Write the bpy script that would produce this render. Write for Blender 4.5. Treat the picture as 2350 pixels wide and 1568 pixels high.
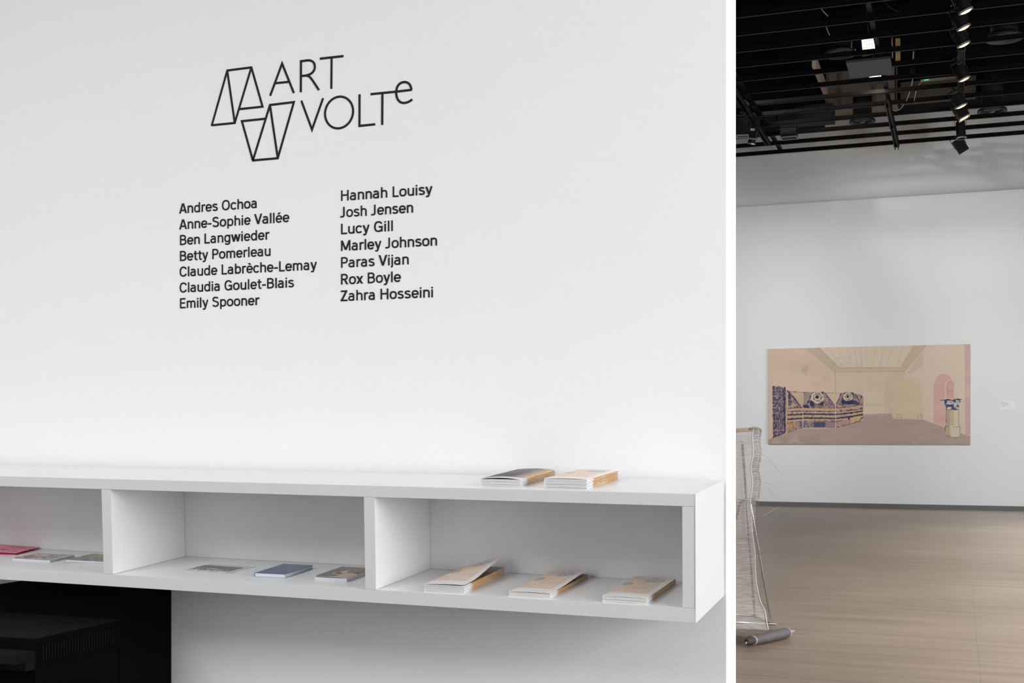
import bpy, bmesh, math, random
import numpy as np
from mathutils import Vector, Matrix, Euler

for _o in list(bpy.data.objects):
    bpy.data.objects.remove(_o, do_unlink=True)
scene = bpy.context.scene
COL = scene.collection
R = math.radians
rng = random.Random(7)

# ------------------------------------------------------------------ camera
FPX, YAW, HOR, EYE = 2783.8, 0.35210, 995.9, 1.15      # focal length in px, heading, horizon row, eye height
cam_d = bpy.data.cameras.new('camera')
cam_d.sensor_width = 36.0
cam_d.lens = 36.0 * FPX / 2350.0
cam_d.shift_y = (HOR - 784.0) / 2350.0
cam_d.clip_start, cam_d.clip_end = 0.05, 100
cam = bpy.data.objects.new('camera', cam_d)
COL.objects.link(cam)
cam.location = (0, 0, EYE)
cam.rotation_euler = (R(90), 0, YAW)
scene.camera = cam

# ------------------------------------------------------------------ world, exposure
w = bpy.data.worlds.new('world')
scene.world = w
w.use_nodes = True
w.node_tree.nodes['Background'].inputs[0].default_value = (0.80, 0.88, 1.0, 1)
w.node_tree.nodes['Background'].inputs[1].default_value = 0.6
vs = scene.view_settings
scene.display_settings.display_device = 'sRGB'
vs.view_transform = 'Standard'
vs.look = 'None'
vs.exposure = 0.0
vs.gamma = 1.0
vs.use_curve_mapping = False

# ------------------------------------------------------------------ lights
def area(name, loc, target, sx, sy, power, col=(1, 1, 1), spread=180):
    d = bpy.data.lights.new(name, 'AREA')
    d.shape = 'RECTANGLE'
    d.size, d.size_y, d.energy, d.color = sx, sy, power, col
    d.spread = R(spread)
    o = bpy.data.objects.new(name, d)
    COL.objects.link(o)
    o.location = loc
    v = Vector(target) - Vector(loc)
    o.rotation_euler = v.to_track_quat('-Z', 'Y').to_euler()
    return o

def spot(name, loc, target, power, size, blend=0.6, radius=0.05, col=(1, 1, 1)):
    d = bpy.data.lights.new(name, 'SPOT')
    d.energy, d.spot_size, d.spot_blend, d.shadow_soft_size, d.color = power, R(size), blend, radius, col
    o = bpy.data.objects.new(name, d)
    COL.objects.link(o)
    o.location = loc
    o.rotation_euler = (Vector(target) - Vector(loc)).to_track_quat('-Z', 'Y').to_euler()
    return o

def point(name, loc, power, radius=0.06, col=(1, 1, 1)):
    d = bpy.data.lights.new(name, 'POINT')
    d.energy, d.shadow_soft_size, d.color = power, radius, col
    o = bpy.data.objects.new(name, d)
    COL.objects.link(o)
    o.location = loc
    return o

# foyer: daylight from the big window on the right, ceiling panels overhead
area('foyer_window_daylight', (4.3, 1.4, 1.85), (0.0, 2.6, 1.6), 3.6, 2.5, 335, (0.98, 0.985, 1.0))
area('foyer_ceiling_panel_light', (-3.7, -0.4, 3.5), (-3.7, 0.0, 0), 2.5, 3.4, 258, (0.99, 0.99, 1.0))
# gallery: daylight from the right-hand windows; floor, room and wall fills added without fixtures
area('gallery_window_daylight', (6.6, 10.5, 2.2), (-2.0, 13.0, 0.8), 8.0, 3.4, 380, (0.92, 0.97, 1.0))
area('gallery_floor_fill', (2.5, 10.8, 4.7), (2.2, 10.8, 0), 14.0, 1.2, 340, (0.93, 0.98, 1.0), 80)  # added fill that brightens the right of the floor, no such roof opening
area('gallery_room_fill', (-1.8, 8.0, 5.3), (-1.8, 8.6, 0), 7.0, 3.6, 80, (1.0, 0.97, 0.94), 150)  # added ambient fill out of view, not a fixture of the grid
for _x, _e in ((-4.6, 1400), (-1.4, 1180), (1.6, 680), (4.0, 620)):
    spot('wall_fill_spot', (_x, 11.2, 5.2), (_x + 0.3, 19.6, 2.3), _e * 0.68, 46, 0.9, 0.06, (0.96, 0.985, 1.0))  # added spots that brighten the end wall, no fixtures built for them
spot('lamp_above_grid', (-3.0, 15.6, 6.2), (0.6, 19.6, 3.6), 130, 60, 0.8, 0.10, (0.98, 0.99, 1.0))

# ------------------------------------------------------------------ helpers
def at(px, py, D):
    """point of the place at wall-parallel distance D that the photograph shows at (px, py)"""
    a, b = (px - 1175) / FPX, (HOR - py) / FPX
    x, y = a * math.cos(YAW) - math.sin(YAW), a * math.sin(YAW) + math.cos(YAW)
    return Vector((x * D / y, D, b * D / y + EYE))

MATS = {}
def mat(name, col, rough=0.6, metal=0.0, var=0.04, scale=8.0, bump=0.0, bscale=60.0, emit=None, spec=0.5):
    if name in MATS:
        return MATS[name]
    m = bpy.data.materials.new(name)
    m.use_nodes = True
    nt = m.node_tree
    b = nt.nodes['Principled BSDF']
    b.inputs['Roughness'].default_value = rough
    b.inputs['Metallic'].default_value = metal
    b.inputs['Specular IOR Level'].default_value = spec
    tc = nt.nodes.new('ShaderNodeTexCoord')
    nz = nt.nodes.new('ShaderNodeTexNoise')
    nz.inputs['Scale'].default_value = scale
    nz.inputs['Detail'].default_value = 4
    nt.links.new(tc.outputs['Object'], nz.inputs['Vector'])
    mx = nt.nodes.new('ShaderNodeMix')
    mx.data_type = 'RGBA'
    mx.inputs[6].default_value = (*[c * (1 - var) for c in col], 1)
    mx.inputs[7].default_value = (*[min(1, c * (1 + var)) for c in col], 1)
    nt.links.new(nz.outputs['Fac'], mx.inputs[0])
    nt.links.new(mx.outputs[2], b.inputs['Base Color'])
    if bump:
        n2 = nt.nodes.new('ShaderNodeTexNoise')
        n2.inputs['Scale'].default_value = bscale
        n2.inputs['Detail'].default_value = 3
        nt.links.new(tc.outputs['Object'], n2.inputs['Vector'])
        bp = nt.nodes.new('ShaderNodeBump')
        bp.inputs['Strength'].default_value = bump
        bp.inputs['Distance'].default_value = 0.004
        nt.links.new(n2.outputs['Fac'], bp.inputs['Height'])
        nt.links.new(bp.outputs['Normal'], b.inputs['Normal'])
    if emit:
        b.inputs['Emission Color'].default_value = (*emit[0], 1)
        b.inputs['Emission Strength'].default_value = emit[1]
    MATS[name] = m
    return m

def vcmat(name, rough=0.6, spec=0.4):
    if name in MATS:
        return MATS[name]
    m = bpy.data.materials.new(name)
    m.use_nodes = True
    nt = m.node_tree
    b = nt.nodes['Principled BSDF']
    b.inputs['Roughness'].default_value = rough
    b.inputs['Specular IOR Level'].default_value = spec
    v = nt.nodes.new('ShaderNodeVertexColor')
    v.layer_name = 'Col'
    nt.links.new(v.outputs['Color'], b.inputs['Base Color'])
    MATS[name] = m
    return m

def tag(o, label=None, cat=None, group=None, kind=None):
    for k, v in (('label', label), ('category', cat), ('group', group), ('kind', kind)):
        if v:
            o[k] = v
    return o

def empty(name, loc=(0, 0, 0), rot=None):
    o = bpy.data.objects.new(name, None)
    o.empty_display_size = 0.1
    COL.objects.link(o)
    o.location = loc
    if rot is not None:
        o.rotation_euler = rot
    return o

def obj(name, bm, m, parent=None, smooth=False, fix=True):
    me = bpy.data.meshes.new(name)
    if fix:
        bmesh.ops.recalc_face_normals(bm, faces=bm.faces[:])
    bm.to_mesh(me)
    bm.free()
    for mm in (m if isinstance(m, (list, tuple)) else [m]):
        me.materials.append(mm)
    if smooth:
        for p in me.polygons:
            p.use_smooth = True
    o = bpy.data.objects.new(name, me)
    COL.objects.link(o)
    if parent:
        o.parent = parent
    return o

def dup(root, loc=None, rot=None):
    c = root.copy()
    COL.objects.link(c)
    if loc is not None:
        c.location = loc
    if rot is not None:
        c.rotation_euler = rot
    for ch in list(root.children):
        d = ch.copy()
        COL.objects.link(d)
        d.parent = c
        for g in ch.children:
            e = g.copy()
            COL.objects.link(e)
            e.parent = d
    return c

def B():
    return bmesh.new()

def box(bm, x0, x1, y0, y1, z0, z1, M=None, bev=0.0):
    vs_ = [bm.verts.new((x, y, z)) for z in (z0, z1) for y in (y0, y1) for x in (x0, x1)]
    fs = [bm.faces.new([vs_[i] for i in q]) for q in ((0, 2, 3, 1), (4, 5, 7, 6), (0, 1, 5, 4), (2, 6, 7, 3), (0, 4, 6, 2), (1, 3, 7, 5))]
    if bev:
        es = list({e for f in fs for e in f.edges})
        r = bmesh.ops.bevel(bm, geom=es, offset=bev, segments=2, affect='EDGES', profile=0.7)
        vs_ = list({v for f in r['faces'] for v in f.verts} | {v for v in vs_ if v.is_valid})
    if M is not None:
        bmesh.ops.transform(bm, matrix=M, verts=[v for v in vs_ if v.is_valid])
    return vs_

def tube(bm, pts, r, seg=8, caps=True):
    pts = [Vector(p) for p in pts]
    rs = r if isinstance(r, (list, tuple)) else [r] * len(pts)
    rings, up = [], None
    for i, p in enumerate(pts):
        t = (pts[min(i + 1, len(pts) - 1)] - pts[max(i - 1, 0)]).normalized()
        if up is None:
            up = t.orthogonal().normalized()
        up = (up - t * up.dot(t)).normalized()
        s = t.cross(up)
        rings.append([bm.verts.new(p + (up * math.cos(2 * math.pi * k / seg) + s * math.sin(2 * math.pi * k / seg)) * rs[i]) for k in range(seg)])
    for a, b in zip(rings, rings[1:]):
        for k in range(seg):
            bm.faces.new((a[k], a[(k + 1) % seg], b[(k + 1) % seg], b[k]))
    if caps:
        bm.faces.new(rings[0][::-1])
        bm.faces.new(rings[-1])

def lathe(bm, prof, seg=24, M=None, closed=False):
    """profile (radius, z) spun about z"""
    rings = []
    for r_, z in prof:
        rings.append([bm.verts.new((r_ * math.cos(2 * math.pi * k / seg), r_ * math.sin(2 * math.pi * k / seg), z)) for k in range(seg)])
    n = len(rings)
    for i in range(n if closed else n - 1):
        a, b = rings[i], rings[(i + 1) % n]
        for k in range(seg):
            bm.faces.new((a[k], a[(k + 1) % seg], b[(k + 1) % seg], b[k]))
    if not closed:
        bm.faces.new(rings[0][::-1])
        bm.faces.new(rings[-1])
    if M is not None:
        bmesh.ops.transform(bm, matrix=M, verts=[v for r_ in rings for v in r_])

def prism(bm, poly, y0, y1):
    """polygon in x,z extruded along y"""
    a = [bm.verts.new((x, y0, z)) for x, z in poly]
    b = [bm.verts.new((x, y1, z)) for x, z in poly]
    bm.faces.new(a)
    bm.faces.new(b[::-1])
    n = len(a)
    for i in range(n):
        bm.faces.new((a[i], b[i], b[(i + 1) % n], a[(i + 1) % n]))

# ------------------------------------------------------------------ materials
M_WALL = mat('wall_paint', (0.79, 0.79, 0.79), 0.75, var=0.012, scale=1.3, bump=0.09, bscale=125, spec=0.25)
M_FRONT_SHADE = mat('shelf_front_shade', (0.60, 0.60, 0.60), 0.4, var=0.01, scale=2.0)  # dimmer light on the front faces put into a greyer laminate copy
M_SIDE_TONE = mat('shelf_side_tone', (0.68, 0.68, 0.68), 0.35, var=0.01, scale=2.0)  # greyer laminate copy, tones down the strongly lit end face by colour
M_SHELF = mat('shelf_laminate', (0.79, 0.79, 0.79), 0.32, var=0.01, scale=2.0)
M_CEIL = mat('black_ceiling_paint', (0.005, 0.0055, 0.0075), 0.8, var=0.3, scale=1.2, spec=0.04)
M_BLACK = mat('black_steel', (0.006, 0.006, 0.007), 0.45, var=0.3, scale=6, spec=0.07)
M_BLACK2 = mat('black_fixture_metal', (0.009, 0.009, 0.010), 0.5, var=0.25, scale=14, spec=0.12)
M_VINYL = mat('black_vinyl', (0.016, 0.016, 0.0165), 0.7, var=0.05, spec=0.15)
M_DUCT = mat('beige_sheet_metal', (0.26, 0.215, 0.165), 0.55, var=0.12, scale=1.5)
M_GREYB = mat('speckled_grey_board', (0.036, 0.038, 0.046), 0.6, var=0.35, scale=45)
M_STEEL = mat('steel_rod', (0.62, 0.62, 0.62), 0.25, metal=0.9, var=0.05)
M_DSTEEL = mat('dark_steel_rod', (0.20, 0.18, 0.17), 0.4, metal=0.7, var=0.1)
M_BASE = mat('grey_baseboard', (0.13, 0.13, 0.13), 0.5, var=0.1, scale=4)
M_WARM = mat('warm_lamp', (0.9, 0.6, 0.3), 0.4, emit=((1.0, 0.50, 0.19), 4.5))
M_FLOOD = mat('flood_lamp', (1, 0.9, 0.7), 0.4, emit=((1.0, 0.86, 0.62), 5.0))
M_PAPER = mat('white_paper', (0.78, 0.775, 0.755), 0.65, var=0.03)
M_CABLE = mat('pale_cable', (0.34, 0.31, 0.26), 0.6)
M_DARKCABLE = mat('dark_cable', (0.02, 0.02, 0.02), 0.6)

def floor_mat():
    m = bpy.data.materials.new('polished_concrete')
    m.use_nodes = True
    nt = m.node_tree
    b = nt.nodes['Principled BSDF']
    tc = nt.nodes.new('ShaderNodeTexCoord')
    mp = nt.nodes.new('ShaderNodeMapping')
    mp.inputs['Scale'].default_value = (0.8, 10.0, 1)
    nt.links.new(tc.outputs['Object'], mp.inputs['Vector'])
    n1 = nt.nodes.new('ShaderNodeTexNoise')
    n1.inputs['Scale'].default_value = 1.0
    n1.inputs['Detail'].default_value = 6
    nt.links.new(mp.outputs['Vector'], n1.inputs['Vector'])
    n2 = nt.nodes.new('ShaderNodeTexNoise')
    n2.inputs['Scale'].default_value = 0.5
    n2.inputs['Detail'].default_value = 3
    nt.links.new(tc.outputs['Object'], n2.inputs['Vector'])
    ad = nt.nodes.new('ShaderNodeMath')
    ad.operation = 'ADD'
    nt.links.new(n1.outputs['Fac'], ad.inputs[0])
    nt.links.new(n2.outputs['Fac'], ad.inputs[1])
    cr = nt.nodes.new('ShaderNodeValToRGB')
    cr.color_ramp.elements[0].position = 0.40
    cr.color_ramp.elements[0].color = (0.240, 0.172, 0.120, 1)
    cr.color_ramp.elements[1].position = 0.61
    cr.color_ramp.elements[1].color = (0.340, 0.252, 0.182, 1)
    hv = nt.nodes.new('ShaderNodeMath')
    hv.operation = 'MULTIPLY'
    hv.inputs[1].default_value = 0.5
    nt.links.new(ad.outputs[0], hv.inputs[0])
    nt.links.new(hv.outputs[0], cr.inputs['Fac'])
    # saw-cut joints of the slab
    sx = nt.nodes.new('ShaderNodeSeparateXYZ')
    nt.links.new(tc.outputs['Object'], sx.inputs[0])
    masks = []
    for ax, off, per, wd in (('X', 0.10, 1.755, 0.0022), ('Y', 11.82, 6.0, 0.022)):
        s = nt.nodes.new('ShaderNodeMath'); s.operation = 'SUBTRACT'; s.inputs[1].default_value = off
        nt.links.new(sx.outputs[ax], s.inputs[0])
        p = nt.nodes.new('ShaderNodeMath'); p.operation = 'PINGPONG'; p.inputs[1].default_value = per / 2
        nt.links.new(s.outputs[0], p.inputs[0])
        l = nt.nodes.new('ShaderNodeMath'); l.operation = 'LESS_THAN'; l.inputs[1].default_value = wd
        nt.links.new(p.outputs[0], l.inputs[0])
        masks.append(l)
    mxm = nt.nodes.new('ShaderNodeMath'); mxm.operation = 'MAXIMUM'
    nt.links.new(masks[0].outputs[0], mxm.inputs[0]); nt.links.new(masks[1].outputs[0], mxm.inputs[1])
    sc_ = nt.nodes.new('ShaderNodeMath'); sc_.operation = 'MULTIPLY'; sc_.inputs[1].default_value = 0.30
    nt.links.new(mxm.outputs[0], sc_.inputs[0])
    mx = nt.nodes.new('ShaderNodeMix'); mx.data_type = 'RGBA'
    nt.links.new(sc_.outputs[0], mx.inputs[0])
    nt.links.new(cr.outputs['Color'], mx.inputs[6])
    mx.inputs[7].default_value = (0.09, 0.075, 0.06, 1)
    nt.links.new(mx.outputs[2], b.inputs['Base Color'])
    b.inputs['Roughness'].default_value = 0.36
    b.inputs['Specular IOR Level'].default_value = 0.45
    return m
M_FLOOR = floor_mat()

# ------------------------------------------------------------------ the setting
WY, WT = 3.772, 3.947            # faces of the partition wall
GY = 19.60                       # face of the gallery end wall
def struct(name, bm, m, label=None, parent=None):
    o = obj(name, bm, m, parent)
    if parent is None:
        o['kind'] = 'structure'
        if label:
            o['label'] = label
    return o

def slab(name, m, *bx):
    bm = B()
    for q in bx:
        box(bm, *q)
    return struct(name, bm, m)

slab('floor', M_FLOOR, (-12, 8, WT - 0.05, 20.2, -0.2, 0))
slab('floor_foyer', mat('dark_foyer_floor', (0.05, 0.05, 0.05), 0.6), (-12, 8, -4.2, WT - 0.05, -0.2, 0))  # unseen floor, made near black to cut bounce light under the shelf
o = slab('wall_partition', M_WALL, (-5.0, -0.676, WY, WT, 0, 3.6))
M_SIDE = mat('grey_side_wall_paint', (0.55, 0.55, 0.55), 0.7)  # grey picked to cut bounce light from the unseen left wall
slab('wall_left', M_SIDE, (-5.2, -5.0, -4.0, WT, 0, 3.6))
slab('wall_rear', M_WALL, (-5.2, 4.7, -4.2, -4.0, 0, 3.6))
# right foyer wall with a wide window opening
slab('wall_right', M_WALL, (4.5, 4.7, -4, -0.6, 0, 3.6), (4.5, 4.7, 3.4, WT, 0, 3.6), (4.5, 4.7, -0.6, 3.4, 0, 0.4), (4.5, 4.7, -0.6, 3.4, 3.2, 3.6))
slab('wall_gallery_front', M_WALL, (-12, -5.0, WY, WT, 0, 3.6), (4.5, 8, WY, WT, 0, 3.6), (-12, 8, WY, WT, 3.6, 7.7))
slab('ceiling_foyer', M_WALL, (-5.2, 4.7, -4.2, WY, 3.6, 3.75))
slab('ceiling', M_CEIL, (-12, 8, WT, 20.2, 7.7, 7.9))
slab('wall_gallery_left', M_WALL, (-12.2, -12, WT, 20.2, 0, 7.9))
slab('wall_gallery_right', M_WALL, (7.0, 7.2, WT, 6.0, 0, 7.9), (7.0, 7.2, 15.0, 20.2, 0, 7.9), (7.0, 7.2, 6.0, 15.0, 0, 0.3), (7.0, 7.2, 6.0, 15.0, 4.2, 7.9))
slab('wall_gallery_end', M_WALL, (-12, 7.0, GY, GY + 0.2, 0, 4.80), (-12, 7.0, GY + 0.2, GY + 0.4, 0, 7.7))
slab('baseboard_gallery', M_BASE, (-12, 7.0, GY - 0.014, GY, 0, 0.068))
# window panes in both window openings
M_GLASS = mat('clear_glass', (0.9, 0.95, 0.95), 0.02, var=0.0)
M_GLASS.node_tree.nodes['Principled BSDF'].inputs['Transmission Weight'].default_value = 1.0
M_FRAME = mat('white_window_frame', (0.7, 0.7, 0.7), 0.4)
for nm, x, ya, yb, za, zb, n in (('window_1', 4.6, -0.6, 3.4, 0.4, 3.2, 3), ('window_2', 7.1, 6.0, 15.0, 0.3, 4.2, 6)):
    bm = B()
    for k in range(n + 1):
        yy = ya + (yb - ya) * k / n
        box(bm, x - 0.03, x + 0.03, max(ya, yy - 0.03), min(yb, yy + 0.03), za, zb)
    box(bm, x - 0.03, x + 0.03, ya, yb, za, za + 0.06)
    box(bm, x - 0.03, x + 0.03, ya, yb, zb - 0.06, zb)
    struct(nm, bm, M_FRAME)

# ------------------------------------------------------------------ vinyl lettering on the partition wall
VT = 0.0012                       # film thickness
def wx(px, py):                   # a point of the wall face
    p = at(px, py, WY)
    return (p.x, p.z)

LAY = [0]
def layer():                      # strokes of one word lie a hair apart so that they never share a plane
    LAY[0] = (LAY[0] + 1) % 12
    return WY - VT - LAY[0] * 0.00006

def ribbon(bm, pts, s):
    """flat stroke of width s along a polyline in the wall face, mitred; closed when it ends where it began"""
    P = [Vector(pts[0])]
    for p in pts[1:]:
        if (Vector(p) - P[-1]).length > 1e-6:
            P.append(Vector(p))
    closed = (P[0] - P[-1]).length < 1e-5
    if closed:
        P.pop()
    n = len(P)
    L, Rr = [], []
    for i in range(n):
        a = P[(i - 1) % n] if (i > 0 or closed) else None
        c = P[(i + 1) % n] if (i < n - 1 or closed) else None
        b = P[i]
        d1 = (b - a).normalized() if a is not None else (c - b).normalized()
        d2 = (c - b).normalized() if c is not None else d1
        nrm = (Vector((-d1.y, d1.x)) + Vector((-d2.y, d2.x))).normalized()
        k = max(0.35, nrm.dot(Vector((-d1.y, d1.x))))
        L.append(b + nrm * s / 2 / k)
        Rr.append(b - nrm * s / 2 / k)
    yf, yb = layer(), WY - 0.00005
    fl = [bm.verts.new((p.x, yf, p.y)) for p in L]
    fr = [bm.verts.new((p.x, yf, p.y)) for p in Rr]
    bl = [bm.verts.new((p.x, yb, p.y)) for p in L]
    br = [bm.verts.new((p.x, yb, p.y)) for p in Rr]
    for i in range(n if closed else n - 1):
        j = (i + 1) % n
        bm.faces.new((fl[i], fr[i], fr[j], fl[j]))
        bm.faces.new((fl[i], fl[j], bl[j], bl[i]))
        bm.faces.new((fr[i], br[i], br[j], fr[j]))
        bm.faces.new((bl[i], bl[j], br[j], br[i]))
    if not closed:
        bm.faces.new((fl[0], bl[0], br[0], fr[0]))
        bm.faces.new((fl[-1], fr[-1], br[-1], bl[-1]))

def poly_stroke(bm, poly):
    prism(bm, poly, layer(), WY - 0.00005)

def hstroke(bm, x0, z0, x1, z1, s):
    """straight slanted stroke with level-cut ends"""
    d = Vector((x1 - x0, z1 - z0)).normalized()
    hw = s / 2 / max(0.3, abs(d.y))
    poly_stroke(bm, [(x0 - hw, z0), (x0 + hw, z0), (x1 + hw, z1), (x1 - hw, z1)])

def lg(u, v):                     # logo survey marks -> wall face
    return wx(460 + u / 4.519, 100 + v / 4.519)

LS = 0.0080
logo = empty('wall_logo', (*[0, WY, 2.2],))
tag(logo, 'large black line-drawn logo of two folded ribbons beside two words, high on the white wall', 'wall logo')
def logo_part(name, strokes):
    bm = B()
    for pts, w_ in strokes:
        ribbon(bm, pts, w_)
    for v in bm.verts:
        v.co -= Vector((0, WY, 2.2))
    return obj(name, bm, M_VINYL, logo)
def ls(*uv):
    return ([lg(*p) for p in uv], LS)
A_, B_, C_, D_, E_, F_ = (119, 848), (279, 280), (529, 248), (645, 655), (405, 681), (357, 824)
G_, H_, I_, J_, K_, L_ = (431, 806), (668, 781), (545, 1213), (803, 1190), (722, 638), (970, 608)
def corner(*uv):                  # closed outlines: run a little past the start so the mitre closes
    return ([lg(*p) for p in uv], LS)
logo_part('ribbon_emblem', [ls(*[(A_[0] + 0.012 * (A_[0] - B_[0]), A_[1] + 0.012 * (A_[1] - B_[1])), B_, C_, D_, E_]), ls(C_, F_, A_), ls(B_, F_),
                            ls(H_, G_, I_, J_, L_, K_, I_), ls(K_, J_)])
def bez(p0, p1, p2, p3, n=14):
    out = []
    for i in range(n + 1):
        t = i / n
        out.append(tuple((1 - t) ** 3 * a + 3 * t * (1 - t) ** 2 * b + 3 * t * t * (1 - t) * c + t ** 3 * d for a, b, c, d in zip(p0, p1, p2, p3)))
    return out
rb = [(1043, 184)] + bez((1090, 178), (1160, 165), (1190, 195), (1187, 248)) + bez((1187, 248), (1184, 300), (1135, 338), (1043, 336))[1:]
rl = bez((1105, 334), (1140, 338), (1150, 362), (1230, 483), 10)
logo_part('upper_word', [ls((724, 543), (848, 208), (970, 514)), ls((778, 412), (918, 398)), ls((1042, 505), (1044, 172)), ls(*rb), ls(*rl),
                         ls((1240, 158), (1484, 131)), ls((1361, 148), (1358, 470))])
# round O on the wall
ox0, oz0 = lg(1293, 722); ox1, oz1 = lg(1584, 702)
oc = ((ox0 + ox1) / 2, (lg(1438, 552)[1] + lg(1438, 880)[1]) / 2)
orx, orz = (ox1 - ox0) / 2, (lg(1438, 552)[1] - lg(1438, 880)[1]) / 2
circ = [(oc[0] + orx * math.cos(2 * math.pi * k / 48), oc[1] + orz * math.sin(2 * math.pi * k / 48)) for k in range(49)]
ep = [(1765, 526), (2030, 500), (2189, 481)] + bez((2189, 481), (2185, 430), (2160, 400), (2117, 400))[1:] + \
    bez((2117, 400), (2060, 402), (2030, 450), (2031, 515))[1:] + bez((2031, 515), (2035, 585), (2070, 618), (2112, 617))[1:] + bez((2112, 617), (2145, 616), (2172, 600), (2198, 580))[1:]
logo_part('lower_word', [ls((1047, 593), (1158, 893), (1273, 567)), (circ, LS), ls((1651, 527), (1650, 855), (1813, 838)), ls((1765, 526), (2030, 500), (2194, 480)),
                         ls(*ep[2:]), ls((1888, 522), (1886, 845))])

# ---- grotesque alphabet, cap height 1, stroke .132
S_ = 0.124
h_ = S_ / 2
def sa(cx, cy, rx, ry, a0, a1, n=10, e=2.35):
    out = []
    for i in range(n + 1):
        t = R(a0 + (a1 - a0) * i / n)
        c, s = math.cos(t), math.sin(t)
        out.append((cx + rx * math.copysign(abs(c) ** (2 / e), c), cy + ry * math.copysign(abs(s) ** (2 / e), s)))
    return out
XH = 0.73
t_, xt = 1 - h_, XH - h_
def vline(x, z0, z1): return ('r', [(x, z0), (x, z1)])
def hl(x0, x1, z): return ('r', [(x0, z), (x1, z)])
def H(*a): return ('h', a)
def Rb(p): return ('r', p)
GL = {}
def g(ch, adv, *st): GL[ch] = (adv, st)
bowl = lambda cx: Rb(sa(cx, XH / 2, 0.19, xt - XH / 2, 0, 360, 28))
g(' ', 0.27)
g('-', 0.36, hl(0.04, 0.32, 0.36))
g('A', 0.66, H(0.07, 0, 0.31, 1), H(0.59, 0, 0.35, 1), hl(0.17, 0.49, 0.30))
g('B', 0.66, vline(0.13, 0, 1), Rb([(0.13, t_), (0.30, t_)] + sa(0.33, 0.735, 0.19, t_ - 0.735, 90, -90) + [(0.13, 0.54)]), Rb([(0.13, 0.54), (0.32, 0.535)] + sa(0.34, 0.30, 0.22, 0.235, 90, -90) + [(0.13, h_)]))
g('C', 0.68, Rb(sa(0.36, 0.5, 0.255, t_ - 0.5, 28, 332, 26)))
g('E', 0.58, vline(0.13, 0, 1), hl(0.13, 0.53, t_), hl(0.13, 0.49, 0.52), hl(0.13, 0.54, h_))
g('G', 0.72, Rb(sa(0.36, 0.5, 0.255, t_ - 0.5, 32, 300, 24) + [(0.575, 0.16)]), vline(0.60, 0.02, 0.50), hl(0.38, 0.665, 0.47))
g('H', 0.72, vline(0.13, 0, 1), vline(0.59, 0, 1), hl(0.13, 0.59, 0.53))
g('J', 0.46, Rb([(0.30, 1), (0.30, 0.22)] + sa(0.15, 0.22, 0.15, 0.22 - h_, 0, -90, 8) + [(0.02, h_)]))
g('L', 0.54, vline(0.13, 0, 1), hl(0.13, 0.51, h_))
g('M', 0.86, vline(0.13, 0, 1), vline(0.73, 0, 1), H(0.14, 1, 0.43, 0.08), H(0.72, 1, 0.43, 0.08))
g('O', 0.74, Rb(sa(0.37, 0.5, 0.265, t_ - 0.5, 0, 360, 32)))
g('P', 0.62, vline(0.13, 0, 1), Rb([(0.13, t_), (0.32, t_)] + sa(0.33, 0.70, 0.20, t_ - 0.70, 90, -90) + [(0.13, 0.70 - (t_ - 0.70))]))
g('R', 0.66, vline(0.13, 0, 1), Rb([(0.13, t_), (0.32, t_)] + sa(0.33, 0.71, 0.20, t_ - 0.71, 90, -90) + [(0.13, 0.71 - (t_ - 0.71))]), H(0.34, 0.50, 0.55, 0))
g('S', 0.63, Rb(sa(0.315, 0.735, 0.195, t_ - 0.735, 20, 210, 16) + sa(0.31, 0.29, 0.215, 0.225, 60, -160, 18)))
g('V', 0.64, H(0.07, 1, 0.32, 0), H(0.57, 1, 0.32, 0))
g('Z', 0.60, hl(0.06, 0.54, t_), hl(0.05, 0.56, h_), H(0.475, 0.94, 0.125, 0.06))
g('a', 0.56, Rb([(0.415, 0), (0.415, 0.47)] + sa(0.25, 0.475, 0.165, xt - 0.475, 0, 150, 12)), Rb([(0.415, 0.42), (0.25, 0.405)] + sa(0.235, 0.235, 0.16, 0.17, 95, 275, 12) + sa(0.25, 0.25, 0.165, 0.19, 290, 350, 6)))
g('b', 0.59, vline(0.12, 0, 1), bowl(0.31))
g('c', 0.52, Rb(sa(0.275, XH / 2, 0.20, xt - XH / 2, 38, 322, 20)))
g('d', 0.59, vline(0.47, 0, 1), bowl(0.28))
e_st = [Rb([(0.08, 0.365), (0.48, 0.365)] + sa(0.285, XH / 2, 0.20, xt - XH / 2, 5, 325, 26))]
g('e', 0.56, *e_st)
g('é', 0.56, *e_st, H(0.24, 0.81, 0.35, 0.99))
g('è', 0.56, *e_st, H(0.34, 0.81, 0.22, 0.99))
g('g', 0.59, vline(0.47, 0.0, XH), bowl(0.28), Rb([(0.47, 0.05)] + sa(0.28, 0.0, 0.19, 0.19, 0, -150, 14)))
n_arch = lambda x0: Rb(sa(x0 + 0.175, 0.46, 0.175, xt - 0.46, 175, 0, 12) + [(x0 + 0.35, 0)])
g('h', 0.58, vline(0.12, 0, 1), n_arch(0.12))
g('i', 0.245, vline(0.12, 0, XH), vline(0.12, 0.83, 0.97))
g('j', 0.245, Rb([(0.12, XH), (0.12, -0.06)] + sa(0.0, -0.06, 0.12, 0.10, 0, -80, 6)), vline(0.12, 0.83, 0.97))
g('l', 0.245, vline(0.12, 0, 1))
g('m', 0.86, vline(0.12, 0, XH), Rb(sa(0.27, 0.46, 0.155, xt - 0.46, 175, 0, 12) + [(0.425, 0)]), Rb(sa(0.58, 0.46, 0.155, xt - 0.46, 175, 0, 12) + [(0.735, 0)]))
g('n', 0.58, vline(0.12, 0, XH), n_arch(0.12))
g('o', 0.57, Rb(sa(0.285, XH / 2, 0.205, xt - XH / 2, 0, 360, 28)))
g('p', 0.59, vline(0.12, -0.24, XH), bowl(0.31))
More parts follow.
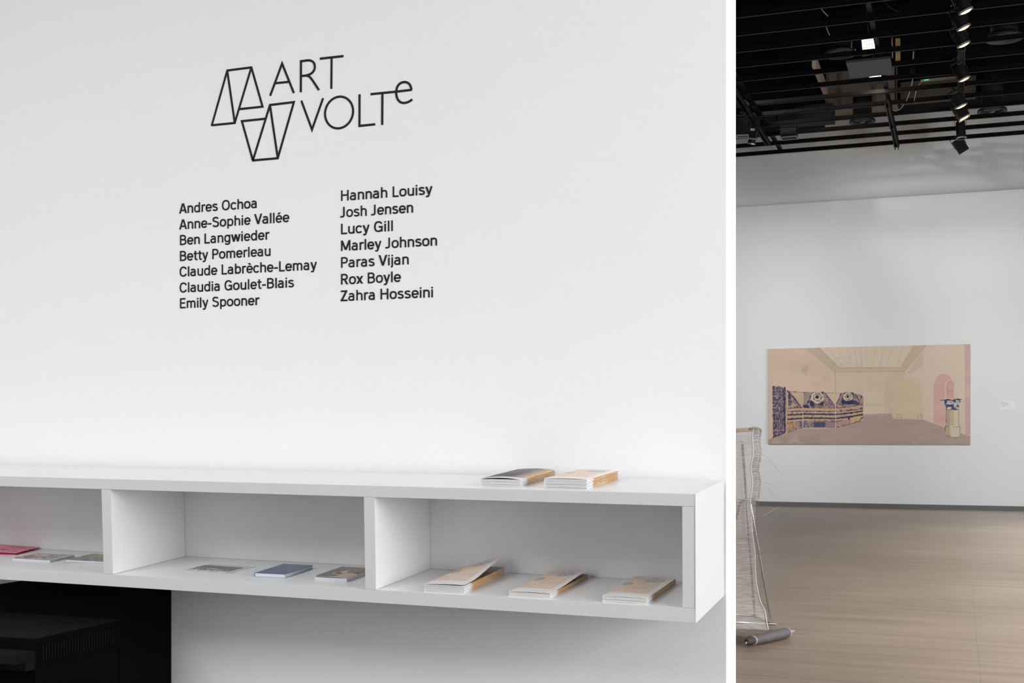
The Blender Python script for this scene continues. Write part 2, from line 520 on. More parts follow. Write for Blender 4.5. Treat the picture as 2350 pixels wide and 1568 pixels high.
g('r', 0.38, vline(0.12, 0, XH), Rb(sa(0.30, 0.42, 0.18, xt - 0.42, 175, 85, 8) + [(0.37, xt)]))
g('s', 0.51, Rb(sa(0.255, 0.535, 0.16, xt - 0.535, 20, 215, 14) + sa(0.25, 0.215, 0.175, 0.15, 60, -160, 16)))
g('t', 0.37, Rb([(0.17, 0.93), (0.17, 0.20)] + sa(0.29, 0.20, 0.12, 0.20 - h_, 180, 270, 8) + [(0.35, h_)]), hl(0.03, 0.34, xt))
g('u', 0.58, vline(0.465, 0, XH), Rb([(0.115, XH), (0.115, 0.27)] + sa(0.29, 0.27, 0.175, 0.27 - h_, 180, 355, 12)))
g('w', 0.78, H(0.07, XH, 0.225, 0), H(0.225, 0, 0.39, XH), H(0.39, XH, 0.555, 0), H(0.555, 0, 0.71, XH))
g('x', 0.52, H(0.07, XH, 0.45, 0), H(0.45, XH, 0.07, 0))
g('y', 0.52, H(0.07, XH, 0.27, 0.02), Rb([(0.455, XH + 0.02), (0.235, -0.12)] + [(0.19, -0.165), (0.06, -0.170)]))

def line_words(text, px0, base0, px1, base1, cap):
    x0, z0 = wx(px0, base0)
    x1, _ = wx(px1, base1)
    total = sum(GL[c][0] for c in text)
    sx = (x1 - x0) / (total - 0.12)       # ink starts .06 in and ends .06 before the advance
    words, bm, cur = [], B(), -0.06
    for c in text + ' ':
        adv, st = GL[c]
        if c == ' ':
            for v in bm.verts:
                v.co -= Vector((x0, WY, z0))
            words.append(bm)
            bm = B()
        for kind, a in st:
            if kind == 'r':
                ribbon(bm, [(x0 + (cur + p[0]) * sx, z0 + p[1] * cap) for p in a], S_ * (cap * 0.45 + sx * 0.55))
            else:
                hstroke(bm, x0 + (cur + a[0]) * sx, z0 + a[1] * cap, x0 + (cur + a[2]) * sx, z0 + a[3] * cap, S_ * sx)
        cur += adv
    return words, (x0, WY, z0)

LEFT = [("Andres Ochoa", 490.5, 590, 482), ("Anne-Sophie Vallée", 527, 663, 510.5), ("Ben Langwieder", 563, 617, 550), ("Betty Pomerleau", 599.5, 621, 587),
        ("Claude Labrèche-Lemay", 635.5, 726, 617), ("Claudia Goulet-Blais", 672, 674, 660), ("Emily Spooner", 708, 594, 701)]
RIGHT = [("Hannah Louisy", 461.5, 991, 450), ("Josh Jensen", 499.5, 948, 489), ("Lucy Gill", 538, 902, 531), ("Marley Johnson", 576.5, 1003, 565),
         ("Paras Vijan", 615, 938, 608), ("Rox Boyle", 653.5, 919, 647), ("Zahra Hosseini", 691.5, 994, 683)]
LBL_L = ['topmost black name in the left-hand list on the white wall', 'second name from the top of the left-hand list, hyphenated first name',
         'third name from the top of the left-hand wall list', 'middle name of the left-hand wall list, fourth from the top',
         'longest black name on the wall, ending in a hyphenated surname', 'second name from the bottom of the left-hand wall list, short hyphenated surname',
         'bottom black name of the left-hand list on the white wall']
LBL_R = ['topmost black name in the right-hand list, highest of all names on the wall', 'second name from the top of the right-hand wall list, two words starting alike',
         'third name from the top of the right-hand wall list, the shortest', 'longest name of the right-hand wall list, fourth from the top',
         'third name from the bottom of the right-hand wall list', 'second name from the bottom of the right-hand wall list',
         'bottom black name of the right-hand list on the white wall']
for lst, px0, labels, grp in ((LEFT, 413, LBL_L, 'names in the left-hand wall list'), (RIGHT, 782.5, LBL_R, 'names in the right-hand wall list')):
    for (txt, b0, px1, b1), lb in zip(lst, labels):
        words, loc = line_words(txt, px0, b0, px1, b1, 0.0368)
        o = empty('vinyl_name', loc)
        for bm in words:
            obj('word', bm, M_VINYL, o)
        tag(o, lb, 'wall lettering', grp)

# ------------------------------------------------------------------ wall shelf (hangs a little forward and down to the right)
SH_ROT = Euler((0.0531, 0.0083, 0))
SH_LOC = Vector((-0.6824, 3.7688, 0.6466))
SH_M = Matrix.LocRotScale(SH_LOC, SH_ROT, None)
SHD, SHH = 0.4272, 0.36
shelf = empty('wall_shelf', SH_LOC, SH_ROT)
tag(shelf, 'long white wall-mounted shelf box with open compartments under the names', 'shelf')
def board(name, *bx, bev=0.0012, m=None):
    bm = B()
    for q in bx:
        box(bm, *q, bev=bev)
    return obj(name, bm, m or M_SHELF, shelf)
XE = -3.955
SHADE_T = 0.003                        # front edge strip, shade put into its greyer colour
YF = -SHD + SHADE_T
board('top_board', (XE, -0.003, YF, 0, 0.3255, SHH))
board('bottom_board', (XE, -0.003, YF, 0, 0, 0.040))
board('end_panel', (-0.0385, -0.0035, YF, -0.004, 0.0405, 0.325))
board('side_tone_sheet', (-0.0028, 0.0, -SHD - 0.0006, 0.0, -0.0006, SHH + 0.0006), bev=0.0006, m=M_SIDE_TONE)
DIV = (-0.989, -1.9655, -2.942, -3.918)
for xr in DIV:
    board('divider', (xr - 0.036, xr, YF, -0.020, 0.0405, 0.325))
board('back_panel', (XE, -0.0395, -0.019, -0.006, 0.0405, 0.325), bev=0)
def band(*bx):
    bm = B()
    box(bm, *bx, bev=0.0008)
    obj('front_shade_strip', bm, M_FRONT_SHADE, shelf)
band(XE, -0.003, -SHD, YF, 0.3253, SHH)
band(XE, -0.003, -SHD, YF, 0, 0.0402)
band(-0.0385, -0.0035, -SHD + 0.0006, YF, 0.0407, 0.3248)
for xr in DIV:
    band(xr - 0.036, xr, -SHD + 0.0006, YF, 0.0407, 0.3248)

def on_shelf(o, x, y, z, rz=0.0):
    m = SH_M @ Matrix.Translation((x, y, z)) @ Matrix.Rotation(rz, 4, 'Z')
    o.location = m.to_translation()
    o.rotation_euler = m.to_euler()

# ---- paper things: slabs with a printed face
def hsh(*a):
    return random.Random(str(a)).random()
def vnoise(x, y, s=0):
    xi, yi = math.floor(x), math.floor(y)
    fx, fy = x - xi, y - yi
    fx, fy = fx * fx * (3 - 2 * fx), fy * fy * (3 - 2 * fy)
    q = [hsh(xi + i, yi + j, s) for j in (0, 1) for i in (0, 1)]
    return (q[0] * (1 - fx) + q[1] * fx) * (1 - fy) + (q[2] * (1 - fx) + q[3] * fx) * fy
def mixc(a, b, t):
    t = max(0, min(1, t))
    return tuple(x * (1 - t) + y * t for x, y in zip(a, b))
def lin(*c):
    return tuple((v / 255 / 12.92) if v <= 10 else ((v / 255 + 0.055) / 1.055) ** 2.4 for v in c)

WHITE = (0.80, 0.79, 0.77)
def leaf(bm, w, L, z0f, th, nx, ny, ctop, cbot=None, cedge=None):
    """sheet of thickness th whose underside follows z0f(u, v); colours are what is printed on it"""
    lay = bm.loops.layers.float_color.get('Col') or bm.loops.layers.float_color.new('Col')
    cbot = cbot or (lambda u, v: WHITE)
    cedge = cedge or (lambda u, v, side: WHITE)
    def grid(off):
        return [[bm.verts.new((w * i / nx, L * j / ny, z0f(i / nx, j / ny) + off)) for i in range(nx + 1)] for j in range(ny + 1)]
    T, U = grid(th), grid(0)
    def face(vs_, cf):
        f = bm.faces.new(vs_)
        for l in f.loops:
            u, v = l.vert.co.x / w, l.vert.co.y / L
            l[lay] = (*cf(u, v), 1)
    for j in range(ny):
        for i in range(nx):
            face((T[j][i], T[j][i + 1], T[j + 1][i + 1], T[j + 1][i]), ctop)
            face((U[j][i], U[j + 1][i], U[j + 1][i + 1], U[j][i + 1]), cbot)
    for i in range(nx):
        face((T[0][i + 1], T[0][i], U[0][i], U[0][i + 1]), lambda u, v: cedge(u, v, 'front'))
        face((T[ny][i], T[ny][i + 1], U[ny][i + 1], U[ny][i]), lambda u, v: cedge(u, v, 'back'))
    for j in range(ny):
        face((T[j][nx], T[j][nx], U[j][nx], U[j + 1][nx]) if False else (T[j + 1][nx], T[j][nx], U[j][nx], U[j + 1][nx]), lambda u, v: cedge(u, v, 'right'))
        face((T[j][0], T[j + 1][0], U[j + 1][0], U[j][0]), lambda u, v: cedge(u, v, 'left'))

M_PRINT = vcmat('printed_paper', 0.5, 0.4)
M_GLOSS = vcmat('glossy_print', 0.25, 0.5)

GOLD, GOLD2, BROWN = lin(214, 160, 62), lin(190, 128, 40), lin(120, 84, 60)
def edge_print(seed):
    def f(u, v, side):
        if side == 'right':
            if v < 0.17:
                return (0.80, 0.82, 0.86)
            n = vnoise(v * 26, seed * 3.1, 5)
            c = mixc(GOLD, GOLD2, n * 1.3)
            if n > 0.72:
                c = mixc(c, WHITE, 0.5)
            if v > 0.9:
                c = mixc(c, lin(150, 140, 150), (v - 0.9) * 9)
            return c
        return WHITE
    return f

def cover_art(seed):
    """pale drawing on peach ground with grey sketches, white margins"""
    def f(u, v):
        if v < 0.17 or u > 0.86 or v > 0.97:
            return mixc(WHITE, lin(240, 225, 212), 0.5 if u > 0.86 else 0)
        n = vnoise(u * 9 + seed, v * 14, 1)
        n2 = vnoise(u * 5, v * 30 + seed, 2)
        c = mixc(lin(236, 214, 192), lin(226, 190, 162), n)
        c = mixc(c, lin(205, 160, 130), 0.55 if abs((v * 11 + 0.4 * n2) % 1 - 0.5) < 0.06 and u > 0.25 else 0)
        if 0.25 < v < 0.36 and 0.22 < u < 0.36 and n2 > 0.42:
            c = mixc(c, lin(240, 186, 86), 0.8)
        if 0.50 < v < 0.84 and u < 0.42 and n > 0.52:
            c = mixc(c, lin(238, 196, 120), 0.7)
        d = ((u - 0.62) / 0.24) ** 2 + ((v - 0.80) / 0.10) ** 2
        if d < 1:
            k = vnoise(u * 34, v * 60, 3)
            c = mixc(lin(186, 190, 196), lin(96, 98, 104), max(0, (k - 0.45) * 3))
        d = ((u - 0.13) / 0.12) ** 2 + ((v - 0.60) / 0.08) ** 2
        if d < 1:
            k = vnoise(u * 40, v * 60, 4)
            c = mixc(lin(180, 182, 184), lin(80, 82, 86), max(0, (k - 0.4) * 3))
        if u > 0.82 or v < 0.20:
            c = mixc(c, lin(214, 150, 116), 0.4)
        return mixc(c, WHITE, 0.28)
    return f

def inside_art(u, v):
    n = vnoise(u * 7, v * 11, 9)
    if v < 0.17 and u > 0.2:
        k = vnoise(u * 40, v * 90, 8)
        return mixc(WHITE, lin(70, 70, 80), 0.6 if (0.10 < v < 0.14 and 0.55 < u < 0.93 and k > 0.5) else 0.15)
    c = mixc(lin(66, 56, 62), lin(120, 116, 128), n)
    if u > 0.9:
        c = mixc(c, GOLD2, 0.7)
    if 0.45 < v < 0.7 and u > 0.4:
        c = mixc(c, lin(96, 70, 60), 0.6)
    if v > 0.72:
        c = mixc(c, lin(150, 152, 162), 0.8 if n > 0.35 else 0.3)
    return c

def dark_photo(u, v):
    t = 0.9 * u + 0.55 * v
    c = mixc(lin(52, 44, 50), lin(128, 124, 132), (v - 0.35) * 1.7 * (0.3 + 0.7 * vnoise(u * 3, v * 18, 12)))
    if v < 0.10:
        c = mixc(WHITE, c, 0.15 if u > 0.15 else 0.7)
    elif u > 0.60:
        c = mixc(c, lin(196, 178, 166), (u - 0.60) * 2.4)
    if u > 0.9 and v > 0.17:
        c = GOLD
    return c

def plain_copy(w, L, pitch, seed, bul):
    """folded leaflet seen only by its edges"""
    bm = B()
    th = pitch * 0.30
    cw = lambda u, v: WHITE
    ph = 1.5 + seed % 3
    leaf(bm, w, L, lambda u, v: 0.0, th, 10, 14, cw, cw, edge_print(seed))
    leaf(bm, w, L, lambda u, v: th * 1.05 + (pitch * 0.98 - 2.1 * th) * (0.06 + 0.94 * bul * (4 * u * (1 - u)) ** 0.6), th, 10, 14, cw, cw, edge_print(seed + 11))
    return obj('folded_leaflet', bm, M_PRINT, fix=False)

def stack(x, y, z, w, L, rz, n, height, where, top_label, inner_label, group, top='art', lift=0.0, seed=0):
    pitch = height / n
    for i in range(n - 1):
        r_ = random.Random(seed * 31 + i)
        o = plain_copy(w, L, pitch, seed * 10 + i, 0.25 + 0.75 * r_.random())
        on_shelf(o, x + r_.uniform(-0.0012, 0.0012), y + r_.uniform(-0.002, 0.002), z + i * pitch, rz + r_.uniform(-0.004, 0.004))
        tag(o, inner_label, 'leaflet', group)
    root = empty('folded_leaflet')
    th = pitch * 0.30
    bm = B()
    cw = lambda u, v: WHITE
    leaf(bm, w, L, lambda u, v: 0.0, th, 12, 60, inside_art if (lift or top == 'photo') else cw, cw, edge_print(seed + 3))
    obj('back_leaf', bm, M_PRINT, root, fix=False)
    bm = B()
    def zf(u, v):
        b = th * 1.05 + pitch * 0.5 * (0.1 + (4 * u * (1 - u)) ** 0.8)
        if lift:
            s = max(0, min(1, (v - 0.12) / 0.88))
            b += lift * (u ** 1.1) * (0.10 + 0.90 * s * s * (3 - 2 * s)) * (1.0 if top == 'art' else 0.9)
        if top == 'photo':
            b += pitch * 0.9 * math.sin(math.pi * u) * (1 - 0.4 * v)
        return b
    art = cover_art(seed) if top == 'art' else dark_photo
    leaf(bm, w, L, zf, th, 44, 96, art, cw, lambda u, v, s: WHITE)
    obj('front_leaf', bm, M_PRINT, root, smooth=False, fix=False)
    on_shelf(root, x, y, z + (n - 1) * pitch, rz)
    tag(root, top_label, 'leaflet', group)

stack(-0.829, -0.420, 0.0402, 0.128, 0.362, R(1.0), 8, 0.0265, '', 'top leaflet with its peach cover lifted wide open, left stack in the right compartment',
      'folded leaflet under the lifted one in the left stack of the right compartment', 'leaflets in the left stack of the right compartment', 'art', 0.036, 1)
stack(-0.561, -0.409, 0.0402, 0.129, 0.362, R(-1.0), 5, 0.0165, '', 'top leaflet with peach cover slightly raised, middle stack in the right compartment',
      'folded leaflet under the top one in the middle stack of the right compartment', 'leaflets in the middle stack of the right compartment', 'art', 0.012, 2)
stack(-0.274, -0.411, 0.0402, 0.131, 0.345, R(-1.0), 6, 0.0195, '', 'top leaflet with flat peach cover, stack next to the shelf end panel',
      'folded leaflet under the top one in the stack next to the shelf end panel', 'leaflets in the stack next to the end panel', 'art', 0.0, 3)
stack(-0.665, -0.368, 0.3602, 0.128, 0.350, R(1.2), 7, 0.0245, '', 'top leaflet folded open to a dark photograph, left stack on top of the shelf',
      'folded leaflet under the dark open one in the left stack on top of the shelf', 'leaflets in the left stack on top of the shelf', 'photo', 0.0, 4)
stack(-0.463, -0.366, 0.3602, 0.132, 0.315, R(-1.5), 9, 0.0300, '', 'top leaflet with pale peach cover, right stack on top of the shelf',
      'folded leaflet under the pale cover in the right stack on top of the shelf', 'leaflets in the right stack on top of the shelf', 'art', 0.0, 5)

# ---- books
def book(label, x, y, z, w, L, th, rz, art, edge=(0.74, 0.73, 0.70), nx=40, ny=40, spine_left=True, curl=0.0, group=None, covercol=None, m=None):
    root = empty('paperback_book')
    ct = 0.0008
    cu = lambda u, v: curl * max(0, u - 0.75) ** 2 * -16
    bm = B()
    leaf(bm, w, L, lambda u, v: th - ct + cu(u, v), ct, nx, ny, art, lambda u, v: edge, lambda u, v, s: art(u, v) if covercol is None else covercol)
    obj('front_cover', bm, m or M_GLOSS, root, fix=False)
    bm = B()
    c0 = covercol or art(0.05, 0.5)
    leaf(bm, w, L, lambda u, v: 0.0, ct, 2, 2, lambda u, v: edge, lambda u, v: c0, lambda u, v, s: c0)
    obj('back_cover', bm, m or M_GLOSS, root, fix=False)
    bm = B()
    box(bm, 0.001, w - 0.0015, 0.001, L - 0.001, ct, th - ct - abs(curl) * 1.0)
    obj('page_block', bm, mat('book_pages', edge, 0.8, var=0.06, scale=300), root)
    bm = B()
    box(bm, -0.0006, 0.0012, 0, L, 0, th)
    obj('spine', bm, mat('spine_' + label[:14].replace(' ', '_'), c0, 0.4), root)
    on_shelf(root, x, y, z, rz)
    tag(root, label, 'book', group)
    return root

def blue_art(u, v):
    return mixc(lin(70, 80, 128), lin(62, 72, 118), vnoise(u * 4, v * 4, 21))
def brown_art(u, v):
    n = vnoise(u * 5 + 2, v * 5, 22)
    c = mixc(lin(92, 80, 68), lin(128, 112, 94), n)
    if v < 0.42 and u > 0.45 + 0.2 * math.sin(v * 14):
        c = lin(196, 178, 148)
    if 0.4 < v < 0.72 and abs(u - 0.45 - 0.5 * (v - 0.4)) < 0.10 and n > 0.35:
        c = lin(205, 192, 172)
    if 0.25 < v < 0.45 and 0.35 < u < 0.55:
        c = lin(70, 52, 42)
    return c
def sketch_art(u, v):
    n = vnoise(u * 12, v * 14, 23)
    c = mixc(lin(196, 190, 186), lin(150, 138, 130), n)
    if u < 0.5 and v < 0.55 and n > 0.4:
        c = lin(134, 104, 84)
    if u > 0.45 and n > 0.62:
        c = lin(84, 84, 84)
    if u > 0.86:
        c = lin(176, 178, 192)
    if v > 0.94:
        c = lin(70, 70, 70)
    return c
def moss_art(u, v):
    n = vnoise(u * 16, v * 12, 24)
    return mixc(lin(112, 108, 98), lin(150, 146, 120), n) if n > 0.4 else lin(96, 92, 88)
book('small book with plain dark blue cover in the middle compartment', -1.481, -0.326, 0.0402, 0.112, 0.192, 0.0125, R(1.5), blue_art, (0.58, 0.60, 0.65), 6, 6)
book('brown and tan photo-covered paperback beside the divider, middle compartment', -1.253, -0.334, 0.0402, 0.115, 0.190, 0.0150, R(1.0), brown_art, (0.64, 0.61, 0.56), curl=0.003, covercol=(0.70, 0.66, 0.58))
book('thin white book with a brown and grey sketch cover, left compartment', -2.524, -0.277, 0.0402, 0.172, 0.128, 0.0075, R(-0.8), sketch_art, (0.64, 0.65, 0.63), 60, 44, covercol=(0.6, 0.6, 0.58))
book('lower of two stacked books half hidden by the left divider', -2.268, -0.282, 0.0402, 0.215, 0.140, 0.0060, R(-1.5), moss_art, (0.70, 0.69, 0.66), 8, 8, covercol=(0.5, 0.49, 0.46))
book('upper of two stacked books half hidden by the left divider, mossy cover', -2.280, -0.285, 0.0464, 0.215, 0.145, 0.0085, R(0), moss_art, (0.60, 0.59, 0.56), 60, 40, covercol=(0.42, 0.40, 0.36))

# photo card in a clear sleeve
def card_art(u, v):
    n = vnoise(u * 46, v * 40, 31)
    ridge = 0.50 + 0.10 * math.sin(u * 5) + 0.1 * (vnoise(u * 8, 1, 32) - 0.5)
    if v > ridge:
        c = lin(74, 70, 76)
        if u > 0.3:
            c = mixc(c, lin(92, 72, 72), 0.6)
    else:
        c = lin(60, 60, 62) if n > 0.45 else lin(180, 178, 178)
        if v < 0.18:
            c = mixc(lin(90, 90, 90), lin(225, 225, 225), 1 if n < 0.7 else 0)
    if 0.42 < u < 0.58 and 0.42 < v < 0.52:
        c = lin(208, 198, 180)
    return c
root = empty('photo_card')
bm = B()
leaf(bm, 0.188, 0.142, lambda u, v: 0.0, 0.0006, 4, 4, lambda u, v: (0.56, 0.57, 0.58), lambda u, v: (0.5, 0.5, 0.5), lambda u, v, s: (0.45, 0.46, 0.47))
obj('clear_sleeve', bm, M_GLOSS, root, fix=False)
bm = B()
leaf(bm, 0.164, 0.108, lambda u, v: 0.00065, 0.0006, 90, 60, card_art, card_art, lambda u, v, s: (0.3, 0.3, 0.3))
obj('print', bm, M_GLOSS, root, fix=False)
on_shelf(root, -1.783, -0.280, 0.0402, R(-4.0))
tag(root, 'flat black and white photo card in a clear sleeve, middle compartment', 'photo card')

# pink folded cards with dark handwriting
PINK = lin(232, 142, 160)
def pink_art(u, v):
    c = mixc(PINK, lin(222, 128, 150), vnoise(u * 3, v * 3, 41))
    if abs(v - 0.50) < 0.012:
        c = lin(196, 104, 126)
    for r0, r1, u0, u1 in ((0.78, 0.84, 0.42, 0.80), (0.66, 0.76, 0.52, 0.86), (0.56, 0.62, 0.40, 0.62), (0.24, 0.40, 0.40, 0.70), (0.16, 0.26, 0.72, 0.92), (0.28, 0.34, 0.78, 0.9)):
        if r0 < v < r1 and u0 < u < u1 and vnoise(u * 70, v * 46, 42) > 0.56:
            c = lin(70, 34, 44)
    return c
for i, lb in enumerate(('lower pink folded card in the left compartment', 'upper pink folded card with dark handwriting in the left compartment')):
    root = empty('folded_card')
    bm = B()
    pk = lambda u, v: PINK
    leaf(bm, 0.20, 0.15, lambda u, v: 0.0, 0.0008, 6, 6, pk, pk, lambda u, v, s: lin(210, 90, 116))
    obj('back_leaf', bm, M_PRINT, root, fix=False)
    bm = B()
    leaf(bm, 0.20, 0.15, lambda u, v: 0.0009 + 0.010 * (1 - u) ** 1.2 * (0.35 if i == 0 else 1), 0.0008, 110, 80, pink_art, pk, lambda u, v, s: lin(214, 92, 120))
    obj('front_leaf', bm, M_PRINT, root, fix=False)
    on_shelf(root, -2.797, -0.205, 0.0402 + 0.0065 * i, R(9))
    tag(root, lb, 'card', 'pink cards in the left compartment')

# ------------------------------------------------------------------ black equipment cabinet under the shelf
M_CAB = mat('dusty_black_metal', (0.0018, 0.0018, 0.002), 0.7, var=0.5, scale=9, spec=0.04)
M_CABTOP = mat('dusty_black_top', (0.0065, 0.0065, 0.0065), 0.8, var=0.7, scale=22, spec=0.08)
cab = empty('equipment_cabinet', (-3.0, 3.4, 0))
tag(cab, 'black metal equipment cabinet standing against the wall under the left of the shelf', 'cabinet')
def cabpart(name, m, *bx, bev=0.003):
    bm = B()
    for q in bx:
        box(bm, *q, bev=bev)
    for v in bm.verts:
        v.co -= Vector((-3.0, 3.4, 0))
    return obj(name, bm, m, cab)
cabpart('rear_housing', M_CAB, (-3.275, -2.722, 3.47, 3.766, 0.0, 0.603))
cabpart('upper_housing', M_CAB, (-3.275, -2.716, 3.05, 3.47, 0.414, 0.505))
cabpart('top_cover', M_CABTOP, (-3.273, -2.718, 3.053, 3.468, 0.505, 0.5075), bev=0.001)
cabpart('lower_housing', M_CAB, (-3.268, -2.724, 3.062, 3.47, 0.0, 0.414))
cabpart('front_tray', M_CABTOP, (-3.20, -2.712, 2.965, 3.05, 0.440, 0.470), (-3.20, -2.712, 3.01, 3.05, 0.412, 0.440))
M_SLOT = mat('vent_rib_metal', (0.004, 0.004, 0.004), 0.6, var=0.2, spec=0.08)
cabpart('vent_grille', M_SLOT, *[(-2.7165, -2.7125, 3.085 + k * 0.0135, 3.085 + k * 0.0135 + 0.006, 0.432, 0.482) for k in range(26)], bev=0)

# ------------------------------------------------------------------ the painting on the gallery end wall
PW, PH = 2.35, 1.29              # painter's sheet in thousands of marks
class Sheet:
    def __init__(s, w, h, k):
        s.w, s.h, s.k = w, h, k
        s.W, s.H = int(w * k), int(h * k)
        s.img = np.zeros((s.H, s.W, 3))
        s.yy, s.xx = np.mgrid[0:s.H, 0:s.W]
        s.xx = (s.xx + 0.5) / k
        s.yy = (s.yy + 0.5) / k
        s.rs = np.random.RandomState(5)
    def noise(s, sx, sy, seed=0):
        r_ = np.random.RandomState(seed)
        gw, gh = int(s.w / sx) + 3, int(s.h / sy) + 3
        g = r_.rand(gh, gw)
        x, y = s.xx / sx, s.yy / sy
        xi, yi = x.astype(int), y.astype(int)
        fx, fy = x - xi, y - yi
        fx, fy = fx * fx * (3 - 2 * fx), fy * fy * (3 - 2 * fy)
        return (g[yi, xi] * (1 - fx) + g[yi, xi + 1] * fx) * (1 - fy) + (g[yi + 1, xi] * (1 - fx) + g[yi + 1, xi + 1] * fx) * fy
    def put(s, m, c, a=1.0):
        m = (m * a)[..., None]
        s.img = s.img * (1 - m) + np.array(lin(*c)) * m
    def inside(s, p):
        m = np.zeros(s.xx.shape, bool)
        n = len(p)
        for i in range(n):
            (x0, y0), (x1, y1) = p[i], p[(i + 1) % n]
            if y0 == y1:
                continue
            c = ((s.yy > min(y0, y1)) & (s.yy <= max(y0, y1)))
            m ^= c & (s.xx < (s.yy - y0) / (y1 - y0) * (x1 - x0) + x0)
        return m.astype(float)
    def poly(s, p, c, a=1.0, mask=None):
        m = s.inside(p)
        s.put(m if mask is None else m * mask, c, a)
        return m
    def line(s, pts, w, c, a=1.0, wob=0.0, mask=None):
        d = np.full(s.xx.shape, 1e9)
        for (x0, y0), (x1, y1) in zip(pts, pts[1:]):
            dx, dy = x1 - x0, y1 - y0
            t = np.clip(((s.xx - x0) * dx + (s.yy - y0) * dy) / (dx * dx + dy * dy + 1e-9), 0, 1)
            d = np.minimum(d, np.hypot(s.xx - x0 - t * dx, s.yy - y0 - t * dy))
        if wob:
            d = d + (s.noise(14, 10, 77) - 0.5) * wob
        m = np.clip((w / 2 - d) / 1.6 + 0.5, 0, 1)
        s.put(m if mask is None else m * mask, c, a)
    def blob(s, x, y, rx, ry, c, a=1.0, wob=0.4, mask=None):
        d = np.hypot((s.xx - x) / rx, (s.yy - y) / ry) + (s.noise(16, 14, int(x + y)) - 0.5) * wob
        m = np.clip((1 - d) * 8, 0, 1)
        s.put(m if mask is None else m * mask, c, a)

